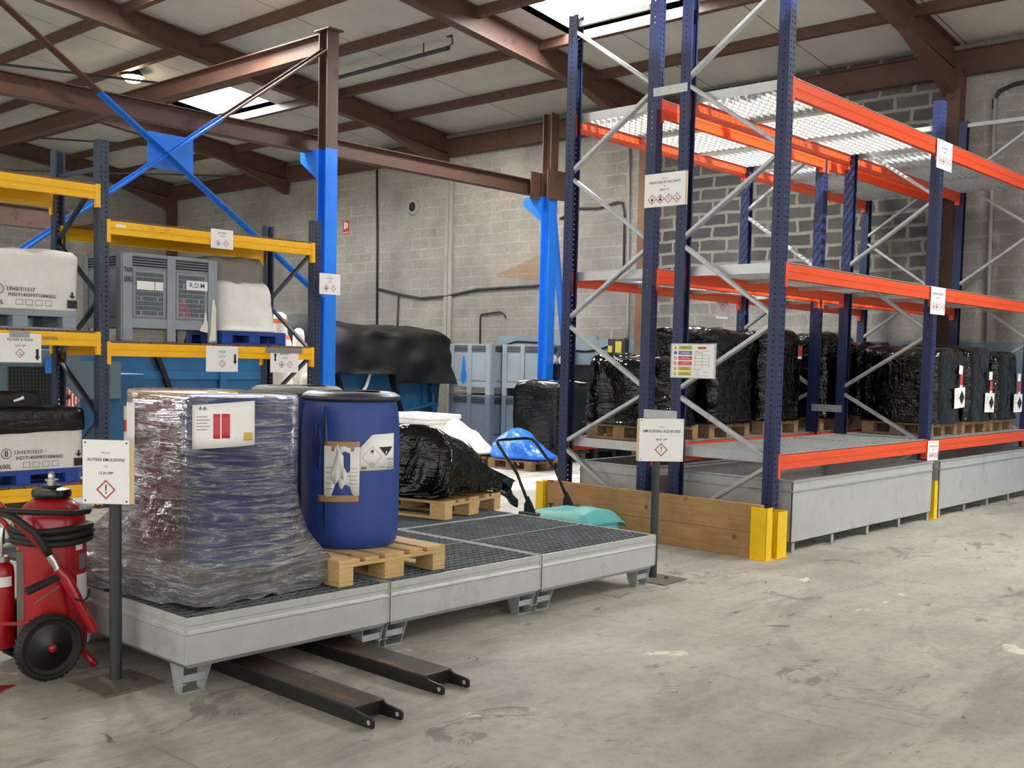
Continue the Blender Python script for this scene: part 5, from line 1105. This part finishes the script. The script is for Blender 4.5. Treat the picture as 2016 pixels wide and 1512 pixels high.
# ---- back wall fittings
WX = XW-.03
tag(obj('trim_1', MB().bx(XW-.02,XW,11.98,14.4,0,2.08).bx(XW-.02,XW,-5,11.98,0,2.0), G['grey_paint_wall']), kind='structure')
def pipe(label, pts, r=.02, mt='rail', cat='pipe', name='conduit'): return tag(obj(name, MB().tube([(WX-.0,y,z) for y,z in pts], r, 8), G[mt] if isinstance(mt,str) else mt, smooth=True), label, cat)
G['grey_pipe'] = mat('grey_conduit', srgb(150,150,148), .5, 0, .1, 4)
pipe('thin black cable running straight down the wall right of the fire sign', [(18.05,5.6),(18.0,4.0),(17.98,2.2)], .02, 'black', 'cable', 'cable')
pipe('sagging double conduit across the middle of the back wall', [(18.0,3.08),(17.2,2.93),(16.58,2.84),(15.83,2.87),(14.97,2.98),(13.38,3.01),(12.4,3.0),(11.9,2.98)], .026, 'rail')
pipe('thin vertical conduit above the blue skip', [(17.3,2.93),(17.33,2.0)], .018)
pipe('bent thin conduit rising above the grey pallet boxes', [(14.87,1.8),(14.88,2.44),(14.84,2.49),(14.36,2.54),(14.25,2.50),(14.2,2.42)], .016)
pipe('tall vertical grey conduit left of the brown timber column', [(11.37,5.3),(11.35,4.4),(11.3,2.3),(11.3,1.95)], .022, 'grey_pipe')
pipe('dark cable looping across the wall behind the rear rack', [(12.9,4.2),(12.46,4.36),(12.0,4.33),(11.6,4.40),(11.49,4.38),(11.44,4.2),(11.42,3.2)], .02)
pipe('vertical grey conduit on the pale wall at the right edge', [(5.30,5.3),(5.28,4.0),(5.24,2.0)], .03, 'grey_pipe')
pipe('black duct bending up to the roof at the right edge', [(5.30,5.1),(5.31,5.25),(5.24,5.36),(5.05,5.42),(4.7,5.44),(4.2,5.44)], .028, 'black', 'duct', 'duct')
pipe('drooping black cable along the blue-grey painted wall', [(14.4,1.85),(13.9,1.97),(13.3,1.95),(12.7,1.82),(12.2,1.80),(11.9,1.84),(11.5,1.95),(11.3,2.05)], .016, 'black', 'cable', 'cable')
fs = tag(obj('fire_sign', MB().bx(XW-.012,XW-.002,18.99,19.19,4.32,4.60), G['rlabel']), 'small red fire extinguisher sign high on the block wall', 'sign')
obj('white_symbol', MB().bx(XW-.016,XW-.012,19.10,19.15,4.42,4.57).bx(XW-.016,XW-.012,19.03,19.07,4.44,4.55), G['paper'], fs); obj('white_band', MB().bx(XW-.016,XW-.012,19.0,19.18,4.335,4.35), G['paper'], fs)
vh = tag(obj('wall_sleeve', MB().lathe([(.10,.0),(.10,.05),(.14,.052),(.17,.02),(.17,0)],(XW-.001,16.89,4.73),28,(-1,0,0)), G['grey_pipe'], smooth=40), 'round pipe sleeve through the block wall above the skip', 'pipe sleeve'); obj('bore', MB().lathe([(.1,.045),(.001,.046)],(XW-.001,16.89,4.73),28,(-1,0,0)), G['void'], vh)
eb = thing('electrical_box', 'yellow and black electrical box on the blue-grey wall', 'switch box', (15.2,11.45,1.9)); obj('box', MB().bx(15.16,15.27,11.26,11.64,1.76,2.02), G['rail'], eb, bev=.006); obj('yellow_cover', MB().bx(15.14,15.16,11.33,11.46,1.78,1.98), G['ylabel'], eb, bev=.004); obj('yellow_cover', MB().bx(15.14,15.16,11.53,11.62,1.78,1.90), G['ylabel'], eb, bev=.004)

pb = thing('barrier_post', 'white post with a red band behind the slate rack upright', 'post', (6.83,12.9,0))
obj('pole', MB().cyl((6.83,12.9,0),(6.83,12.9,.92),.032,14), G['white_bag'], pb, smooth=40); obj('red_band', MB().cyl((6.83,12.9,.60),(6.83,12.9,.75),.034,14), G['rlabel'], pb, smooth=40)
# ================================================================ NOTICES
def notice(name, label, o, xd, w, h, lines, pics, arrow=None, tape=None, cat='notice', mt='paper', th=.003, back=None):
    T = frame(o, xd, (0,0,1)); t = tag(obj(name, MB(T).bx(-w/2,w/2,-h/2,h/2,-th,0), G[mt]), label, cat)
    WM[t.name] = Matrix.Identity(4); deco(t, T, lines, pics)
    if arrow:
        x, y, s, d = arrow; obj('arrow', MB().add([T@Vector((x+a*s,y+b*s*d,.0012)) for a,b in ((-.22,-.9),(.22,-.9),(.22,.3),(.45,.3),(0,1),(-.45,.3),(-.22,.3))],[tuple(range(7)) if d > 0 else tuple(range(6,-1,-1))]), G['ink'], t)
    if tape: x0,x1,y0,y1 = tape; obj('tape_strip', MB(T).bx(x0,x1,y0,y1,.0,.0025), G['tape'], t)
    if back: obj('backing_board', MB(T).bx(-w/2+back[0],w/2+back[1],-h/2,h/2,-th-back[2],-th-.0005), G['ply'], t)
    return t
PX = 8.283                                            # in front of the near orange frame, facing -X
K = PX/8.04
def onf(y, z): return (PX, y*K, 1.62+(z-1.62)*K)
notice('notice_board', 'white sign PEINTURES ET DILUANTS high on the near blue uprights', onf(5.588,3.152), (0,-1,0), .447, .302, [('PRODUIT',.095,.016),('PEINTURES ET DILUANTS',.058,.030),('CED',.030,.014),('08 01 11*',-.008,.026)], [(FLAME,-.135,-.082,.046),(HEALTH,-.045,-.082,.046),(EXCL,.045,-.082,.046),(ENV,.135,-.082,.046)], cat='sign', mt='board', back=(.0,.014,.014))
ib = notice('notice_board', 'framed colour-coded load notice on the near blue uprights', onf(5.235,1.644), (0,-1,0), .475, .312, [], [], cat='sign', mt='board')
TI = frame(onf(5.235,1.644), (0,-1,0), (0,0,1))
obj('frame', MB(TI).bx(-.2375,.2375,.148,.156,0,.004).bx(-.2375,.2375,-.156,-.148,0,.004).bx(-.2375,-.228,-.148,.148,0,.004).bx(.222,.2375,-.148,.148,0,.004), G['galv'], ib)
for k, (c, sh) in enumerate((('ylabel','t'),('blabel','o'),('rlabel','r'),('rlabel','r'),('ylabel','t'),('ylabel','t'))):
    y = .118-.047*k; obj('colour_bar', MB(TI).bx(-.155,-.012,y-.017,y+.017,0,.0015), G[c], ib)
    for q in (0,1): obj('print_line', MB(TI).bx(-.145+.02*q,-.025-.015*q,y-.007+.011*q,y-.004+.011*q,.0015,.0022), G['board' if c != 'ylabel' else 'ink'], ib)
    P = MB()
    if sh == 't': P.add([TI@Vector((-.190+a*.019,y+b*.019,.0012)) for a,b in ((-1,-.85),(1,-.85),(0,.95))],[(0,1,2)])
    else: P.add([TI@Vector((-.190+math.cos(v)*.017,y+math.sin(v)*.017,.0012)) for v in [2*PI*j/20 for j in range(20)]],[tuple(range(20))])
    s_ = obj('safety_symbol', P, G[c], ib)
    if sh == 't': obj('symbol_mark', MB().add([TI@Vector((-.190+a*.019,y+b*.019,.002)) for a,b in ((-.12,.45),(.12,.45),(.06,-.3),(-.06,-.3))],[(0,3,2,1)]), G['ink'], s_)
    if sh == 'r':
        obj('symbol_mark', MB().add([TI@Vector((-.190+math.cos(v)*.012,y+math.sin(v)*.012,.002)) for v in [2*PI*j/20 for j in range(20)]],[tuple(range(20))]), G['board'], s_); obj('symbol_bar', MB().add([TI@Vector((-.190+a*.016,y+b*.016,.0026)) for a,b in ((-.8,.6),(-.6,.8),(.8,-.6),(.6,-.8))],[(0,3,2,1)]), G['rlabel'], s_)
obj('letterhead', MB(TI).bx(.05,.135,.106,.126,0,.0015), G['rlabel'], ib)
dg = MB(TI)
for y in (.05,.022,-.006,-.034): dg.bx(.02,.17,y,y+.0025,0,.0015)
for x in (.02,.095,.168): dg.bx(x,x+.0025,-.06,.052,0,.0015)
obj('rack_diagram', dg, G['grey_ink'], ib)
for k, (a, b, y) in enumerate(((.02,.06,.086),(.10,.18,.086),(.02,.10,.076),(.02,.12,.066),(.0,.09,-.075),(.02,.07,-.092),(.11,.16,-.102),(.02,.07,-.118),(.03,.17,-.135))): obj('print_line', MB(TI).bx(a,b,y,y+.003,0,.0015), G['grey_ink'], ib)
# white sheets on the yellow rack
YP = YF-.0125
def yz(z): return z
notice('paper_notice', 'white sheet with two red diamonds on the upper yellow beam', (6.742,YP,2.882), (1,.0,0), .282, .21, [('BATTERIES',.060,.022),('13 02 05*',.028,.018)], [(FLAME,-.05,-.045,.036),(GASC,.05,-.045,.036)])
notice('paper_notice', 'white sheet FILTRES A HUILE with down arrow at the left edge', (4.515,YP,1.628), (1,0,0), .41, .28, [('FILTRES A HUILE',.068,.034),('CED',.040,.014),('16 01 07*',.012,.028)], [(ENV,-.002,-.052,.046)], arrow=(.165,-.062,.060,-1), tape=(-.10,.09,.10,.165))
notice('paper_notice', 'white sheet ACIDES with down arrow on the lower yellow beam', (6.750,YP,1.556), (1,0,0), .408, .285, [('ACIDES',.070,.028),('CED',.044,.014),('06 01 06*',.018,.024)], [(CORR,-.0,-.052,.046)], arrow=(.165,.0,.062,-1))
notice('paper_notice', 'white sheet AEROSOLS with up arrow and silver tape at the yellow beam end', (7.588,YP,1.535), (1,0,0), .395, .25, [('AEROSOLS',.085,.026),('CED',.060,.012),('16 05 04*',.036,.022)], [(FLAME,-.04,-.03,.044),(GASC,.075,-.03,.044)], arrow=(-.13,.055,.052,1), tape=(-.26,.25,.10,.165))
notice('paper_notice', 'white sheet SOLVANTS fixed beside the blue column', (8.23,YF-.03,2.484), (1,0,0), .316, .25, [('PRODUIT',.088,.010),('SOLVANTS',.062,.020),('CED',.040,.010),('14 06 03*',.018,.018)], [(HEALTH,-.055,-.05,.042),(EXCL,.05,-.05,.042)])
TY = frame((4.72,YF-.0125,1.715),(1,0,0),(0,0,1))
for nm, x, z, s_, bd in (('NEON',4.735,1.745,.05,0),('ACIDE',6.05,1.640,.035,0)):
    pass
# sheets hanging on the second front upright of the orange rack
K2 = 4.543/4.44
def sh(x, z): return (x*K2, 4.543, 1.62+(z-1.62)*K2)
notice('paper_notice', 'creased white sheet on the top orange beam at the second front upright', sh(11.42,3.835), (1,0,0), .42, .30, [('SOLVANTS',.06,.03),('14 06 03*',.02,.024)], [(FLAME,-.12,-.06,.045),(HEALTH,-.03,-.06,.045),(EXCL,.06,-.06,.045),(ENV,.15,-.06,.045)])
notice('paper_notice', 'white sheet on the middle orange beam at the second front upright', sh(11.43,2.333), (1,0,0), .395, .29, [('PEINTURES ET DILUANTS',.065,.026),('08 01 11*',.02,.024)], [(FLAME,-.12,-.06,.045),(HEALTH,-.03,-.06,.045),(EXCL,.06,-.06,.045),(ENV,.15,-.06,.045)])
notice('paper_notice', 'small white sheet on the bottom orange beam at the second front upright', sh(11.49,.755), (1,0,-.03), .30, .215, [('PEINTURES ET DILUANTS',.04,.020),('08 01 11*',.005,.018)], [(FLAME,-.09,-.05,.034),(HEALTH,-.02,-.05,.034),(EXCL,.05,-.05,.034),(ENV,.12,-.05,.034)])
notice('paper_notice', 'pale sheet stuck on the rear orange beam behind the front rack', (11.3,6.962,2.30), (1,0,0), .26, .28, [], [(EXCL,0,0,.05)])
